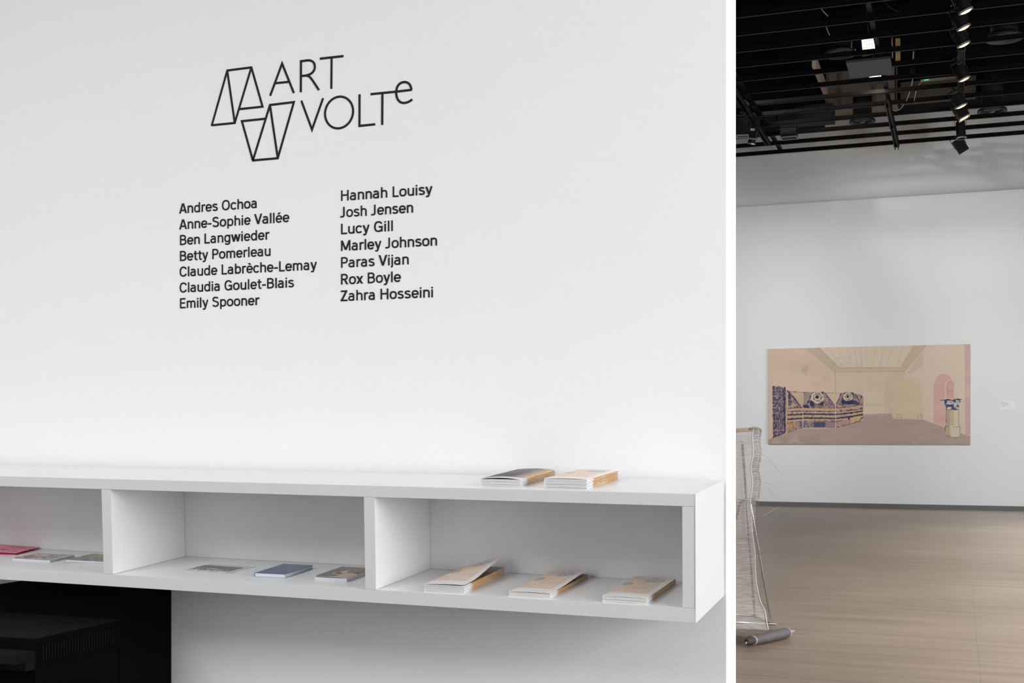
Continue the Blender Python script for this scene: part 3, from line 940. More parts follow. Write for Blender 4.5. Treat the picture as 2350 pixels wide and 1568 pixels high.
def paint():
    s = Sheet(2350, 1290, 0.46)
    full = np.ones(s.xx.shape)
    s.put(full, (212, 186, 162))
    s.poly([(110, 143), (520, 130), (840, 388), (845, 840), (500, 980), (160, 1080), (110, 1100)], (214, 184, 160))
    s.poly([(160, 420), (845, 420), (845, 700), (160, 900)], (222, 188, 164), 0.55)
    # ceiling panel and its beams
    s.poly([(640, 120), (1690, 95), (1530, 345), (885, 345)], (220, 197, 174))
    s.poly([(520, 120), (665, 120), (895, 350), (840, 388)], (196, 174, 150))
    s.poly([(1670, 95), (1815, 90), (1572, 386), (1520, 348)], (200, 177, 150))
    s.poly([(840, 388), (885, 340), (1535, 338), (1576, 384)], (201, 180, 154))
    for x0, x1 in ((760, 930), (870, 1000), (960, 1020), (1045, 1080), (1115, 1125), (1180, 1180), (1258, 1250), (1345, 1320), (1440, 1380), (1560, 1490)):
        s.line([(x0, 120), (x1, 340)], 3, (170, 156, 136), 0.7)
    for y0 in (182, 236, 290):
        s.line([(780 + (y0 - 182) * 0.8, y0), (1600 - (y0 - 182) * 0.5, y0 - 14)], 2.5, (184, 168, 148), 0.45)
    for pts in ([(520, 130), (840, 388), (1576, 384), (1800, 105)], [(665, 130), (890, 345), (1530, 342)]):
        s.line(pts, 3.5, (142, 128, 106), 0.75)
    s.line([(845, 395), (845, 620)], 4, (110, 90, 78), 0.8)
    s.line([(1574, 384), (1574, 470)], 3, (150, 130, 110), 0.5)
    # back and right walls
    s.poly([(847, 392), (1574, 386), (1600, 830), (1140, 832), (1140, 620), (847, 610)], (214, 189, 163))
    s.poly([(1140, 590), (1360, 590), (1360, 832), (1140, 832)], (217, 195, 170))
    s.poly([(1170, 720), (1345, 725), (1345, 752), (1170, 752)], (204, 182, 154), 0.8)
    s.poly([(1380, 395), (1572, 388), (1572, 470), (1450, 480), (1440, 820), (1370, 830)], (206, 184, 158), 0.7)
    s.poly([(1576, 384), (1810, 95), (2182, 90), (2192, 1056), (1862, 932), (1750, 880), (1750, 470), (1576, 460)], (217, 194, 172))
    s.poly([(1700, 250), (1760, 190), (1770, 300), (1640, 420), (1600, 400)], (208, 172, 152), 0.6)
    s.poly([(1450, 470), (1742, 465), (1762, 895), (1452, 884)], (213, 187, 156))
    # floor
    s.poly([(110, 1104), (160, 1080), (500, 985), (850, 985), (1140, 902), (1140, 836), (1442, 828), (1452, 884), (1760, 895), (1862, 932), (2192, 1058), (2250, 1072), (2250, 1165), (110, 1165)], (178, 152, 142))
    s.poly([(850, 1000), (1700, 960), (2000, 1080), (1200, 1165), (600, 1165)], (186, 156, 146), 0.6)
    s.poly([(110, 1104), (160, 1082), (640, 1060), (700, 1165), (110, 1165)], (170, 148, 134), 0.6)
    # pink strip and arched doorway
    s.poly([(2182, 90), (2250, 90), (2250, 1072), (2192, 1056)], (206, 170, 158))
    arch = [(1868, 934)] + [(1868 + 106 - 106 * math.cos(math.pi * i / 14), 560 - 155 * math.sin(math.pi * i / 14)) for i in range(15)] + [(2080, 700), (2000, 912)]
    s.poly(arch, (214, 166, 154))
    s.line(arch, 5, (226, 204, 184), 0.7)
    s.line([(1996, 700), (1990, 540), (2010, 490), (2040, 472), (2078, 484)], 7, (228, 206, 188), 0.85)
    s.poly([(2000, 690), (1998, 540), (2020, 492), (2050, 480), (2078, 500), (2080, 700)], (206, 154, 142), 0.7)
    s.poly([(1868, 934), (2000, 912), (2000, 990)], (206, 168, 156), 0.6)
    s.line([(2190, 1056), (2240, 1068)], 7, (226, 206, 190), 0.8)
    # brush cloudiness
    n = s.noise(210, 160, 3) * 0.6 + s.noise(60, 46, 4) * 0.4
    s.put(np.clip((n - 0.60) * 3, 0, 1), (188, 164, 140), 0.35)
    s.put(np.clip((0.38 - n) * 3, 0, 1), (232, 206, 186), 0.35)
    s.blob(520, 370, 34, 50, (176, 156, 138), 0.55, 0.9)
    # benches
    for x in (1495, 1708):
        s.line([(x, 842), (x + 48, 838)], 5, (168, 140, 106), 0.9, 5)
        s.line([(x + 2, 870), (x + 46, 868)], 4, (168, 140, 106), 0.9, 5)
        for d in (4, 42):
            s.line([(x + d, 840), (x + d + 2, 890 + (x > 1600) * 14)], 3.5, (160, 132, 104), 0.85)
    # ---- carved stone fragment: pillar
    NAVY, DK = (38, 40, 82), (30, 26, 50)
    pil = [(158, 536), (190, 532), (205, 545), (235, 534), (255, 548), (305, 546), (312, 700), (318, 1020), (250, 1052), (165, 1080), (158, 800)]
    m = s.poly(pil, (138, 112, 116))
    fine = s.noise(9, 17, 6)
    s.put(m * np.clip((fine - 0.52) * 7, 0, 1), NAVY, 0.8)
    s.put(m * np.clip((0.30 - fine) * 7, 0, 1), (196, 170, 150), 0.7)
    for x in (196, 222, 240, 262):
        s.line([(x, 545), (x + 4, 1040)], 5, (66, 54, 76), 0.8, 7, m)
    s.poly([(158, 536), (186, 536), (192, 1070), (165, 1080)], NAVY, 0.55, m * np.clip((s.noise(14, 40, 8) - 0.3) * 4, 0, 1))
    s.line([(288, 548), (296, 1030)], 17, NAVY, 0.9, 14, m)
    for y in (582, 642, 700, 765, 822, 905, 1000):
        s.line([(160, y), (208, y - 3)], 4, (206, 186, 170), 0.85, 0, m)
    s.line([(165, 1078), (250, 1050), (322, 1018)], 9, DK, 0.9, 6)
    s.line([(165, 1010), (300, 1000)], 5, (200, 172, 158), 0.8, 0, m)
    s.poly([(306, 580), (324, 586), (326, 1018), (308, 1028)], (198, 158, 128))
    # ---- frieze in three faces
    P1 = [(325, 588), (492, 600), (494, 978), (327, 1026)]
    P2 = [(494, 600), (612, 604), (622, 600), (745, 606), (846, 610), (850, 980), (496, 976)]
    P3 = [(848, 612), (905, 614), (1000, 618), (1120, 630), (1138, 660), (1140, 870), (1108, 912), (852, 978)]
    ms = [s.poly(p, (178, 146, 126)) for p in (P1, P2, P3)]
    allm = np.clip(sum(ms), 0, 1)
    c1, c2 = s.noise(34, 26, 9), s.noise(13, 11, 10)
    s.put(allm * np.clip((c1 - 0.55) * 5, 0, 1), (186, 154, 120), 0.75)
    s.put(allm * np.clip((0.42 - c1) * 5, 0, 1), (136, 108, 120), 0.8)
    s.put(allm * np.clip((c2 - 0.70) * 7, 0, 1), (212, 186, 160), 0.6)
    s.put(allm * np.clip((0.34 - c2) * 7, 0, 1), (56, 48, 84), 0.85)
    # triangles of the upper zone
    s.poly([(494, 604), (590, 606), (500, 760)], (158, 132, 126), 0.8)
    s.poly([(590, 608), (745, 610), (838, 760), (505, 765)], (122, 100, 112), 0.75, np.clip((s.noise(30, 30, 12)) * 1.6, 0, 1))
    s.poly([(905, 616), (1062, 628), (1105, 730), (850, 752)], (134, 110, 124), 0.7, np.clip((s.noise(26, 30, 13)) * 1.6, 0, 1))
    s.poly([(748, 610), (842, 612), (842, 738)], (222, 196, 158), 0.8)
    s.poly([(850, 614), (900, 616), (850, 730)], (220, 194, 160), 0.8)
    s.poly([(365, 600), (488, 606), (486, 750)], (212, 184, 146), 0.7)
    for pts, ww in (([(328, 592), (400, 660), (478, 768)], 17), ([(492, 764), (545, 742), (560, 690), (592, 612)], 10), ([(735, 606), (790, 680), (838, 745)], 9),
                    ([(848, 745), (880, 690), (908, 616)], 10), ([(1062, 626), (1088, 668), (1108, 704), (1134, 642)], 9)):
        s.line(pts, ww, NAVY, 0.92, 8)
        s.line([(x + 9, y) for x, y in pts], 4, (222, 198, 178), 0.9, 3)
    s.blob(345, 640, 17, 44, NAVY, 0.9, 0.8)
    s.blob(352, 712, 20, 36, NAVY, 0.75, 1.0)
    s.blob(520, 750, 38, 17, NAVY, 0.95, 0.5)
    for cx, cy, r_, k in ((652, 656, 62, 1), (980, 652, 44, 0.8)):
        s.blob(cx - 52 * k, cy + 52 * k, 30, 48, NAVY, 0.95, 0.7)
        s.blob(cx + 36 * k, cy + 62 * k, 40, 26, (34, 40, 64), 0.95, 0.7)
        s.blob(cx - 20 * k, cy - 48 * k, 34, 14, DK, 0.95, 0.6)
        s.blob(cx + 48 * k, cy - 34 * k, 26, 26, DK, 0.8, 0.7)
        ring = [(cx + r_ * math.cos(i * math.pi / 4 + 0.4), cy + r_ * 0.92 * math.sin(i * math.pi / 4 + 0.4)) for i in range(9)]
        s.line(ring, 22 * k, (206, 182, 160), 0.95, 10)
        s.line(ring, 5, (236, 218, 200), 0.8, 6)
        s.blob(cx, cy, r_ * 0.62, r_ * 0.58, (214, 190, 150), 0.9, 0.4)
        s.blob(cx - 4, cy - 4, r_ * 0.34, r_ * 0.34, DK, 1.0, 0.5)
    s.blob(1000, 712, 66, 22, NAVY, 0.8, 0.8)
    s.blob(1080, 725, 22, 26, NAVY, 0.8, 0.7)
    # mouldings
    def band(y1a, y1b, y2a, y2b, y3a, y3b, w_, c, a=1.0, wob=6):
        s.line([(327, y1a), (494, y1b)], w_, c, a, wob, ms[0])
        s.line([(494, y2a), (850, y2b)], w_, c, a, wob, ms[1])
        s.line([(850, y3a), (1000, (y3a + y3b) / 2 + 4), (1140, y3b)], w_, c, a, wob, ms[2])
    band(785, 778, 778, 785, 785, 748, 26, (206, 168, 126), 0.75, 10)
    band(772, 764, 765, 772, 772, 732, 6, (70, 52, 72), 0.95)
    band(806, 800, 804, 808, 806, 776, 6, (84, 58, 64), 0.95)
    band(816, 812, 814, 820, 818, 790, 6, (224, 186, 164), 0.9)
    band(842, 834, 832, 838, 838, 800, 13, (32, 32, 62), 0.95, 4)
    band(862, 856, 852, 858, 860, 820, 16, (196, 174, 130), 0.75, 10)
    band(888, 876, 874, 880, 880, 838, 14, (28, 28, 64), 0.95, 4)
    band(908, 896, 892, 894, 900, 862, 10, (216, 168, 130), 0.85, 5)
    band(920, 905, 908, 910, 916, 882, 5, (110, 80, 90), 0.9)
    s.poly([(498, 915), (845, 915), (848, 976), (498, 974)], (112, 100, 124), 0.75, np.clip(s.noise(40, 40, 15) * 1.5, 0, 1))
    s.poly([(620, 920), (735, 922), (732, 968), (622, 968)], (74, 74, 104))
    s.line([(618, 918), (736, 920), (733, 970), (620, 970), (618, 918)], 4, (52, 44, 66), 0.8)
    s.poly([(742, 918), (846, 920), (846, 974), (742, 972)], (160, 126, 134))
    s.poly([(330, 930), (392, 920), (392, 992), (332, 1008)], (186, 146, 92), 0.9)
    s.line([(332, 932), (392, 922), (392, 990), (334, 1006)], 6, (142, 98, 50), 0.85)
    s.poly([(402, 938), (456, 926), (456, 970), (402, 984)], (178, 140, 128))
    s.poly([(458, 920), (490, 914), (490, 966), (458, 974)], (108, 98, 120))
    s.poly([(1012, 872), (1106, 850), (1106, 902), (1014, 926)], (210, 174, 120), 0.9)
    s.poly([(978, 870), (1000, 864), (1000, 890), (978, 896)], NAVY)
    s.poly([(858, 920), (1004, 890), (1004, 930), (856, 968)], (186, 148, 136), 0.8)
    for pts in ([(492, 600), (494, 976)], [(847, 612), (851, 980)]):
        s.line(pts, 6, (226, 204, 182), 0.95, 2)
    s.line([(327, 1028), (494, 978)], 5, (44, 36, 60), 0.9, 3)
    s.line([(852, 980), (1108, 912), (1138, 872), (1140, 660)], 4, (60, 44, 60), 0.8, 4)
    s.line([(325, 590), (492, 602), (846, 611), (1120, 630), (1138, 662)], 4, (70, 54, 70), 0.7, 6)
    # ---- column with carved capital
    s.poly([(2003, 798), (2126, 794), (2128, 970), (2140, 972), (2142, 1072), (2108, 1086), (2040, 1078), (1992, 1054), (1992, 964), (2002, 962)], (214, 196, 170))
    s.poly([(2006, 800), (2078, 798), (2080, 966), (2004, 962)], (196, 172, 140), 0.8)
    s.poly([(2004, 800), (2040, 800), (2040, 962), (2002, 962)], (150, 134, 116), 0.4)
    s.poly([(1994, 972), (2042, 980), (2042, 1076), (1994, 1052)], (190, 160, 128), 0.9)
    for pts in ([(2001, 796), (2003, 962), (1992, 966), (1992, 1056), (2040, 1078), (2108, 1086), (2142, 1066), (2140, 970), (2078, 974)], [(2126, 796), (2128, 968)], [(2042, 1050), (2042, 1078)], [(1992, 966), (2042, 972)]):
        s.line(pts, 4, (56, 50, 70), 0.9, 3)
    cap = [(1938, 688), (2030, 678), (2060, 690), (2100, 674), (2158, 676), (2148, 706), (2126, 740), (2122, 792), (2004, 792), (1996, 750), (1970, 730)]
    m = s.poly(cap, (206, 192, 182))
    k = s.noise(24, 22, 19)
    s.put(m * np.clip((k - 0.44) * 8, 0, 1), (44, 54, 98), 0.95)
    s.put(m * np.clip((s.noise(12, 11, 20) - 0.66) * 8, 0, 1), (84, 108, 140), 0.8)
    s.line([(1940, 690), (2036, 684), (2062, 694), (2104, 678), (2154, 680)], 15, (36, 42, 84), 0.95, 8, m)
    s.line([(2000, 740), (2004, 792), (2122, 792), (2126, 740)], 5, (40, 40, 70), 0.9, 4)
    return s

PAINT = paint()
def sheet_color(px, py):
    x = min(max(px * PAINT.k - 0.5, 0), PAINT.W - 1.001)
    y = min(max(py * PAINT.k - 0.5, 0), PAINT.H - 1.001)
    return x, y
CAN_X0, CAN_X1, CAN_Z0, CAN_Z1 = -2.838, 0.177, 0.990, 2.503
def canvas():
    t = 0.042
    nx, ny = 540, 270
    u, v = np.meshgrid(np.linspace(0, 1, nx + 1), np.linspace(0, 1, ny + 1))
    # the painter's sheet is laid out on the four corners of the canvas
    c = dict(tl=(107, 143), tr=(2238, 98), br=(2243, 1158), bl=(110, 1146))
    sx = ((1 - u) * c['bl'][0] + u * c['br'][0]) * (1 - v) + ((1 - u) * c['tl'][0] + u * c['tr'][0]) * v
    sy = ((1 - u) * c['bl'][1] + u * c['br'][1]) * (1 - v) + ((1 - u) * c['tl'][1] + u * c['tr'][1]) * v
    ix = np.clip((sx * PAINT.k).astype(int), 0, PAINT.W - 1)
    iy = np.clip((sy * PAINT.k).astype(int), 0, PAINT.H - 1)
    colr = np.clip(PAINT.img[iy, ix] * np.array([0.94, 0.985, 1.01]), 0, 0.95)
    co = np.stack([CAN_X0 + u * (CAN_X1 - CAN_X0), np.full_like(u, GY - t), CAN_Z0 + v * (CAN_Z1 - CAN_Z0)], -1).reshape(-1, 3)
    root = empty('painting', ((CAN_X0 + CAN_X1) / 2, GY, CAN_Z0))
    me = bpy.data.meshes.new('painted_face')
    idx = np.arange((nx + 1) * (ny + 1)).reshape(ny + 1, nx + 1)
    q = np.stack([idx[:-1, :-1], idx[:-1, 1:], idx[1:, 1:], idx[1:, :-1]], -1).reshape(-1, 4)
    off = np.array(root.location)
    me.from_pydata((co - off).tolist(), [], q.tolist())
    at_ = me.color_attributes.new('Col', 'FLOAT_COLOR', 'POINT')
    rgba = np.concatenate([colr.reshape(-1, 3), np.ones(((nx + 1) * (ny + 1), 1))], 1)
    at_.data.foreach_set('color', rgba.astype(np.float32).ravel())
    me.materials.append(vcmat('oil_paint', 0.6, 0.3))
    o = bpy.data.objects.new('painted_face', me)
    COL.objects.link(o)
    o.parent = root
    bm = B()
    box(bm, CAN_X0 + 0.0005, CAN_X1 - 0.0005, GY - t + 0.0008, GY - 0.001, CAN_Z0 + 0.0005, CAN_Z1 - 0.0005)
    for vv in bm.verts:
        vv.co -= root.location
    obj('stretched_edge', bm, mat('raw_canvas', (0.36, 0.30, 0.28), 0.8), root)
    tag(root, 'wide peach and mauve painting of an empty hall on the gallery end wall', 'painting')
canvas()

# small wall caption right of the painting
cap_ = empty('wall_caption', (0.70, GY, 1.575))
tag(cap_, 'tiny white caption card on the end wall right of the painting', 'caption card')
bm = B()
box(bm, -0.105, 0.105, -0.004, 0, -0.068, 0.068)
obj('card', bm, mat('caption_card', (0.83, 0.83, 0.83), 0.6), cap_)
bm = B()
for k, (a0, a1) in enumerate(((-0.09, -0.01), (-0.09, 0.03), (-0.09, 0.01), (-0.09, -0.04))):
    box(bm, a0, a1, -0.0046, -0.0041, 0.040 - k * 0.018, 0.046 - k * 0.018)
obj('caption_lines', bm, mat('grey_print', (0.5, 0.5, 0.5), 0.7), cap_)

# ------------------------------------------------------------------ woven sculpture behind the wall end
def cloth_mat(name, col, density, thr):
    m = bpy.data.materials.new(name)
    m.use_nodes = True
    nt = m.node_tree
    b = nt.nodes['Principled BSDF']
    b.inputs['Base Color'].default_value = (*col, 1)
    b.inputs['Roughness'].default_value = 0.5
    tc = nt.nodes.new('ShaderNodeTexCoord')
    mp = nt.nodes.new('ShaderNodeMapping')
    mp.inputs['Scale'].default_value = (14, 14, 420)
    nt.links.new(tc.outputs['Object'], mp.inputs['Vector'])
    nz = nt.nodes.new('ShaderNodeTexNoise')
    nz.inputs['Scale'].default_value = 1.0
    nz.inputs['Detail'].default_value = 3
    nt.links.new(mp.outputs['Vector'], nz.inputs['Vector'])
    cr = nt.nodes.new('ShaderNodeValToRGB')
    cr.color_ramp.elements[0].position = thr - 0.12
    cr.color_ramp.elements[0].color = (density - 0.22,) * 3 + (1,)
    cr.color_ramp.elements[1].position = thr + 0.12
    cr.color_ramp.elements[1].color = (density + 0.22,) * 3 + (1,)
    nt.links.new(nz.outputs['Fac'], cr.inputs['Fac'])
    nt.links.new(cr.outputs['Color'], b.inputs['Alpha'])
    return m
M_GAUZE = cloth_mat('sheer_horsehair_cloth', (0.76, 0.71, 0.68), 0.40, 0.5)
M_GAUZE2 = cloth_mat('sheer_back_cloth', (0.74, 0.73, 0.72), 0.48, 0.5)
M_BROWNCLOTH = mat('brown_thread_cloth', (0.19, 0.145, 0.105), 0.6, var=0.4, scale=30)
M_ROLL = mat('grey_mauve_cloth_roll', (0.125, 0.108, 0.112), 0.6, var=0.35, scale=14, bump=0.5, bscale=120)
M_SELV = mat('white_selvedge', (0.74, 0.74, 0.74), 0.5)
M_HAIR = mat('dark_horsehair', (0.36, 0.30, 0.27), 0.5)
M_TAN = mat('tan_cloth_fold', (0.50, 0.39, 0.28), 0.6, var=0.2, scale=30)
M_ACRYL = mat('clear_acrylic', (0.80, 0.80, 0.80), 0.1, var=0.0)
M_ACRYL.node_tree.nodes['Principled BSDF'].inputs['Alpha'].default_value = 0.35

stand = empty('weaving_stand', (-1.5, 7.5, 0))
tag(stand, 'thin steel rod frame draped with sheer woven cloth, half hidden by the wall end', 'sculpture')
SO = Vector((-1.5, 7.5, 0))
def spart(name, bm, m, smooth=False, parent=None):
    for v in bm.verts:
        v.co -= SO
    return obj(name, bm, m, parent or stand, smooth)
r0 = 0.0065
FR, RR = Vector((-1.052, 7.381, r0)), Vector((-1.197, 7.679, r0))     # base corners on the right
along = Vector((-0.955, -0.02, 0))                                     # frame runs away behind the wall
FL, RL = FR + along, RR + along
bm = B(); tube(bm, [FR + Vector((0.03, 0.001, 0)), FL], r0); spart('base_rod', bm, M_STEEL, True)
bm = B(); tube(bm, [RR, RL], r0); spart('base_rod', bm, M_STEEL, True)
bm = B(); tube(bm, [FR, RR], r0); spart('base_rod', bm, M_DSTEEL, True)
bm = B(); tube(bm, [FL, RL], r0); spart('base_rod', bm, M_DSTEEL, True)
AP = Vector((-1.222, 7.47, 0.742))
foot_l = AP + Vector((-0.20, 0.02, -0.735))
arc = [AP + Vector((0.036 * math.cos(t), 0, -0.036 + 0.036 * math.sin(t))) for t in [math.pi * k / 10 for k in range(11)]]
bm = B(); tube(bm, [FR + Vector((0, 0, 0.004))] + arc[:6], r0 * 0.9); spart('hairpin_leg', bm, M_STEEL, True)
bm = B(); tube(bm, arc[5:] + [foot_l], r0 * 0.9); spart('hairpin_leg', bm, M_DSTEEL, True)
TOPZ = 1.165
bm = B(); tube(bm, [RR + Vector((0, 0, 0.003)), Vector((-1.262, 7.60, 1.105))], 0.007); spart('upright_rod', bm, M_DSTEEL, True)
bm = B(); tube(bm, [RL + Vector((0, 0, 0.003)), Vector((-2.21, 7.58, 1.105))], 0.007); spart('upright_rod', bm, M_DSTEEL, True)
bm = B(); tube(bm, [at(1734, 1146.5, 7.46), at(1734, 1146.5, 7.46) + Vector((-0.96, -0.01, 0))], 0.006); spart('cross_rod', bm, M_STEEL, True)
TR = at(1722, 1010, 7.52)
bm = B(); tube(bm, [TR, TR + Vector((-0.96, -0.01, 0))], 0.027, 16); spart('top_tube', bm, M_ACRYL, True)
bm = B()
tube(bm, [TR + Vector((0.002, -0.028, 0.010)), TR + Vector((-0.96, -0.038, 0.010))], 0.0035)
tube(bm, [TR + Vector((0.002, -0.028, -0.004)), TR + Vector((-0.96, -0.038, -0.004))], 0.003)
spart('tube_seam', bm, M_SELV, True)

# cloth: front fall from the top roll to the floor, its right selvedge wavers
edge = [(1729, 984, 7.50), (1727, 1002, 7.47), (1728, 1045, 7.45), (1723, 1075, 7.44), (1727, 1110, 7.43), (1722, 1150, 7.42), (1725, 1185, 7.41), (1726, 1220, 7.40),
        (1732, 1265, 7.37), (1735, 1330, 7.32), (1744, 1378, 7.26), (1755, 1402, 7.21), (1758, 1420, 7.16), (1763, 1447, 7.10)]
E_ = [at(*e) for e in edge]
def smooth_pts(P, n=6):
    out = []
    for i in range(len(P) - 1):
        p0, p1, p2, p3 = P[max(i - 1, 0)], P[i], P[i + 1], P[min(i + 2, len(P) - 1)]
        for k in range(n):
            t = k / n
            out.append(0.5 * ((2 * p1) + (p2 - p0) * t + (2 * p0 - 5 * p1 + 4 * p2 - p3) * t * t + (3 * p1 - p0 - 3 * p2 + p3) * t ** 3))
    out.append(P[-1])
    return out
ES = smooth_pts(E_)
def sheet(name, right, m, width=0.95, dep=0.0, rip=0.006, n=14, out=0.0):
    bm = B()
    rows = []
    for i, p in enumerate(right):
        rows.append([bm.verts.new((p.x + out - (width + out) * k / n, p.y + dep + rip * math.sin(k * 1.7 + i * 0.11), max(0.004, p.z))) for k in range(n + 1)])
    for a, b in zip(rows, rows[1:]):
        for k in range(n):
            bm.faces.new((a[k], a[k + 1], b[k + 1], b[k]))
    o = spart(name, bm, m, True)
    return o
sheet('front_cloth', ES, M_GAUZE, out=0.004)
back = [at(1738, 984, 7.60), at(1738, 1060, 7.63), at(1734, 1150, 7.66), at(1733, 1222, 7.68)]
sheet('back_cloth', smooth_pts(back, 5), M_GAUZE2)
bm = B(); tube(bm, ES, 0.0030, 6); spart('selvedge', bm, M_SELV, True)
# rolled fold along the top
bm = B()
f0 = at(1731, 984, 7.50)
tube(bm, [f0 + Vector((0, 0, -0.004)), f0 + Vector((-0.12, 0, -0.012)), f0 + Vector((-0.96, -0.01, -0.008))], [0.012, 0.014, 0.014], 10)
tube(bm, [f0 + Vector((-0.03, -0.012, -0.006)), f0 + Vector((-0.004, -0.012, 0.004)), f0 + Vector((0.022, -0.006, 0.006)), f0 + Vector((0.028, 0, -0.008))], [0.004, 0.008, 0.006, 0.003], 8)
spart('top_fold', bm, M_TAN, True)
# hairs looping out past the selvedge
bm = B()
rr = random.Random(3)
for i in range(420):
    f = i / 419
    q = ES[int(f * (len(ES) - 14))].lerp(ES[int(f * (len(ES) - 14)) + 1], (f * (len(ES) - 14)) % 1)
    reach = (0.043 if f < 0.52 else 0.028) * rr.uniform(0.8, 1.08)
    if f > 0.86:
        reach *= 0.55
    p = q + Vector((0, 0.03, rr.uniform(-0.003, 0.003)))
    dz = rr.uniform(-0.006, 0.008)
    hp = smooth_pts([p, p + Vector((reach * 0.45, 0.008, dz + 0.004)), p + Vector((reach * 0.85, 0.014, dz * 0.6)), p + Vector((reach, 0.02, -0.006)), p + Vector((reach * 0.88, 0.024, -0.012))], 3)
    tube(bm, hp, 0.00055, 3, caps=False)
o = spart('fringe', bm, M_HAIR)
o['kind'] = 'stuff'
for pts in ([(1738, 1036), (1762, 1052), (1781, 1072), (1797, 1094)], [(1742, 1056), (1766, 1061), (1786, 1078)], [(1742, 1105), (1760, 1110), (1778, 1113)], [(1760, 1120), (1771, 1131), (1780, 1145)],
            [(1735, 1185), (1752, 1205), (1768, 1228)]):
    bm = B(); tube(bm, smooth_pts([at(x, y, 7.48) for x, y in pts], 5), 0.0005, 4); spart('stray_hair', bm, M_HAIR)
bm = B(); tube(bm, [at(1752, 1184, 7.9), at(1768, 1174, 7.95), at(1789, 1163, 8.0)], 0.0016, 4); spart('stray_hair', bm, M_HAIR)

# cloth wound on a rod, lying on the floor
RA, RBp = Vector((-1.066, 6.560, 0.030)), Vector((-0.884, 6.985, 0.030))
d = (RBp - RA)
ux = d.normalized()
roll = empty('cloth_roll', ((RA + RBp) / 2).to_tuple()[:2] + (0,))
tag(roll, 'grey woven cloth wound on a rod, lying on the floor before the stand', 'cloth roll')
RO = Vector(roll.location)
def rpart(name, bm, m, smooth=True, par=None):
    for v in bm.verts:
        v.co -= RO
    return obj(name, bm, m, par or roll, smooth)
bm = B()
tube(bm, [RA + d * t for t in (0.12, 0.16, 0.3, 0.5, 0.7, 0.86, 0.93, 0.95)], [0.021, 0.025, 0.027, 0.0285, 0.0290, 0.028, 0.024, 0.015], 18)
rpart('wound_cloth', bm, M_ROLL)
bm = B()
for k in range(7):
    c = RA + d * (0.02 + 0.016 * k)
    tube(bm, [c - ux * 0.006, c, c + ux * 0.006], [0.015, 0.018 + 0.004 * (k % 2), 0.015], 12)
rpart('bunched_end', bm, mat('dark_bunched_cloth', (0.07, 0.05, 0.045), 0.6, var=0.5, scale=60))
bm = B(); tube(bm, [RA - ux * 0.012 + Vector((0, 0, -0.006)), RA + Vector((0, 0, -0.004))], 0.006, 10); rpart('rod_end', bm, mat('pale_rod', (0.42, 0.40, 0.37), 0.4))
bm = B(); tube(bm, [RBp - ux * 0.05, RBp + ux * 0.035], [0.010, 0.006], 10); rpart('rod_end', bm, mat('pale_rod', (0.42, 0.40, 0.37), 0.4))
bm = B()
c = RA + d * 0.145
tube(bm, [c - ux * 0.0016, c + ux * 0.0016], 0.0254, 18)
rpart('tie_thread', bm, M_SELV)
bm = B()
c = RA + d * 0.915
tube(bm, [c - ux * 0.0016, c + ux * 0.0016], 0.0262, 18)
rpart('tie_thread', bm, M_SELV)
# unwound end of the cloth, running along the floor back to the stand
bm = B()
n = 12
rows = []
for i in range(n + 1):
    t = i / n
    a = (RA + d * (0.06 + 0.86 * t)) + Vector((-0.012, 0.004, 0.012))
    bq = Vector((-1.75 + 0.70 * t, 7.02 + 0.06 * t, 0.006))
    rows.append([bm.verts.new(a.lerp(bq, k / 8) + Vector((0, 0, 0.010 * (1 - k / 8) + 0.004 * math.sin(k * 2 + i) ** 2))) for k in range(9)])
for a, b in zip(rows, rows[1:]):
    for k in range(8):
        bm.faces.new((a[k], a[k + 1], b[k + 1], b[k]))
rpart('loose_cloth', bm, cloth_mat('loose_brown_cloth', (0.20, 0.15, 0.11), 0.70, 0.5))
for a, b in (((1826, 1452), (1885, 1449)), ((1826, 1456), (1905, 1464)), ((1822, 1452), (1860, 1447))):
    bm = B(); tube(bm, [Vector((at(a[0], a[1], 7.0).x, 7.0, 0.02)), Vector((at(b[0], b[1], 7.05).x, 7.05, 0.003))], 0.0008, 4); rpart('loose_thread', bm, M_HAIR)

# ------------------------------------------------------------------ lighting grid of the gallery
ZG = 5.55
grid = empty('lighting_grid', (0, 15, ZG))
tag(grid, 'black steel lighting grid of parallel bars under the dark gallery ceiling', 'lighting grid')
GO = Vector((0, 15, ZG))
def gpart(name, bm, m, parent=grid, off=GO, smooth=False):
    for v in bm.verts:
        v.co -= off
    return obj(name, bm, m, parent, smooth)
bar_y = [11.70 + 0.585 * k for k in range(0, 14)]
for k, y in enumerate(bar_y):
    bm = B()
    # channel bar: two flanges and a web
    box(bm, -11.995, 6.995, y - 0.022, y + 0.022, ZG, ZG + 0.006)
    box(bm, -11.995, 6.995, y - 0.022, y - 0.016, ZG, ZG + 0.056)
    box(bm, -11.995, 6.995, y + 0.016, y + 0.022, ZG, ZG + 0.056)
    gpart('grid_bar', bm, M_BLACK)
for x in (-4.4, -2.62, -0.87, 0.05, 0.96, 2.7):
    bm = B()
    box(bm, x - 0.025, x + 0.025, 11.5, 19.4, ZG + 0.0565, ZG + 0.11)
    gpart('cross_bar', bm, M_BLACK)
for x, y, lb in ((at(1783, 300, 18.2).x, 18.2, 'thin black vertical hanger rod right of the left double rail'), (0.96, 18.9, 'black vertical hanger rod at the right edge of the picture'),
                 (-0.80, 17.4, 'black vertical hanger rod above the middle rail')):
    bm = B()
    tube(bm, [(0, 0, 0), (0, 0, 7.70 - ZG - 0.112)], 0.012, 8)
    o = obj('hanger_rod', bm, M_BLACK)
    o.location = (x, y, ZG + 0.112)
    tag(o, lb, 'rod', 'hanger rods above the grid')
